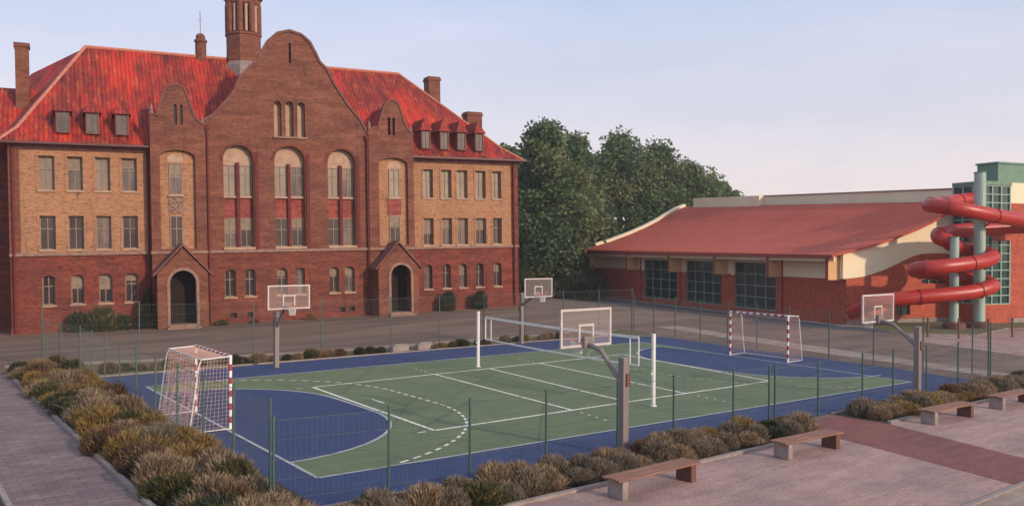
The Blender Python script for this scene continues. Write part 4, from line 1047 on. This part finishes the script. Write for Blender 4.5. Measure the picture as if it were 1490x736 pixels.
# trees
def tree_mesh(seed, h, w_, mats=('leaf_a','leaf_b','leaf_c'), nleaf=15000, base=.12):
    r_ = random.Random(seed); tr = MB(); cl = []
    th = h*.42
    tr.tube([(0,0,-.2),(.1,.05,th*.5),(0,.1,th),(.2,0,h*.75)], 1, 9, radii=[h*.026,h*.02,h*.015,h*.006])
    nC = 46
    for k in range(nC):
        t = (k+.5)/nC; z = h*(base+(.93-base)*t)
        env = (math.sin(PI*min(1, (t*.80+.20)))**.55)*w_*.5
        a = k*2.399+r_.uniform(-.4,.4); rr = env*r_.uniform(.35,.92) if t < .9 else env*r_.uniform(0,.4)
        c = Vector((math.cos(a)*rr, math.sin(a)*rr, z)); R_ = w_*r_.uniform(.13,.22)
        cl.append((c, R_))
        if k % 2 == 0:
            s0 = Vector((0,0,max(th*.35, z*.62))); tr.tube([s0, s0.lerp(c, .55)+Vector((0,0,.3)), c], .1, 5, radii=[h*.009,h*.006,h*.002])
    m = MB()
    tot = sum(R_**2 for _, R_ in cl)
    for c, R_ in cl:
        mi_base = r_.choices((0,1,2), (5,4,1.5))[0]
        for i in range(int(nleaf*R_**2/tot)):
            d = Vector((r_.gauss(0,1), r_.gauss(0,1), r_.gauss(0,1))).normalized()
            rad = R_*(r_.random()**.38)*(1+.25*math.sin(5*d.x+3*d.z+seed)); p = c+Vector((d.x*rad, d.y*rad, d.z*rad*.8))
            s = r_.uniform(.16,.36)
            u = Vector((r_.gauss(0,1), r_.gauss(0,1), r_.gauss(0,.6))).normalized(); v = u.cross(Vector((r_.gauss(0,1), r_.gauss(0,1), r_.gauss(0,1)))).normalized()
            mi = mi_base if r_.random() < .75 else r_.randrange(3)
            m.add([p-u*s, p+v*s*.6, p+u*s, p-v*s*.6], [(0,1,2,3)], mi)
    return tr, m
def tree(x, y, h, w_, seed, label, nleaf=15000, base=.12, group='trees between school and sports hall'):
    tr, m = tree_mesh(seed, h, w_, nleaf=nleaf, base=base)
    o = empty('tree', (x, y, HT(x, y)-.05)); tag(o, label, 'tree', group)
    tr.build('trunk', 'bark', o); m.build('crown', ['leaf_a','leaf_b','leaf_c'], o); return o
def at(px, depth):                                            # direction of a bearing, used for the tree row far behind
    d = F+R2*((px-745)/fpx); t = depth; p = CAM+d*t; return p.x, p.y
TR = [(738,108,19.5,9,1,'tree half hidden behind the right wing roof of the school',.05),
      (792,100,21.3,12.5,2,'tallest broad tree just right of the school',.05),
      (835,112,21.8,10,3,'tree between the tallest tree and the dark gap',.05),
      (772,116,18,10,4,'lower tree behind the foot of the tallest tree',.02),
      (903,118,22.6,13,5,'tall tree right of the dark gap above the hall roof edge',.1),
      (955,122,21.2,13,6,'round tree above the middle left of the hall roof',.15),
      (1003,126,19.4,13,7,'olive tree behind the left parapet of the hall',.2),
      (1078,134,13.4,9,11,'small round tree low at the far right end of the row behind the hall',.2),
      (1045,130,16.6,12,8,'lowest tree at the right end of the row behind the hall',.25),
      (862,110,13,9,9,'smaller dark tree by the left corner of the hall roof',.02),
      (815,125,15,12,10,'small dark tree deep in the gap between the buildings',.02)]
for px, dp, h, w_, sd_, lb, bs in TR:
    x, y = at(px, dp); tree(x, y, h, w_, sd_, lb, 22000, bs)
# shrubs row under the trees at the end of the road
r_ = random.Random(9)
for k in range(14):
    x, y = at(750+k*8.5, 96+r_.uniform(-2,4)); shrub(x, y, 5, '%s bush under the trees at the end of the road', 'bushes under the trees', 3.0, r_.uniform(2.2,4.0))
for nm, src in protos:
    if src.name not in used: bpy.data.objects.remove(src)

# ------------------------------------------------------------------ light evening haze
hz = MB().box(-90, 175, -60, 185, -1, 34).build('haze', 'line'); hz['kind'] = 'stuff'
hm = bpy.data.materials.new('evening haze'); hm.use_nodes = True; hn = hm.node_tree
hn.nodes.remove(hn.nodes['Principled BSDF']); pv = hn.nodes.new('ShaderNodeVolumePrincipled')
pv.inputs['Color'].default_value = (.86,.87,.92,1); pv.inputs['Density'].default_value = .00045; pv.inputs['Anisotropy'].default_value = .1
hn.links.new(pv.outputs[0], hn.nodes['Material Output'].inputs['Volume']); hz.data.materials.clear(); hz.data.materials.append(hm)
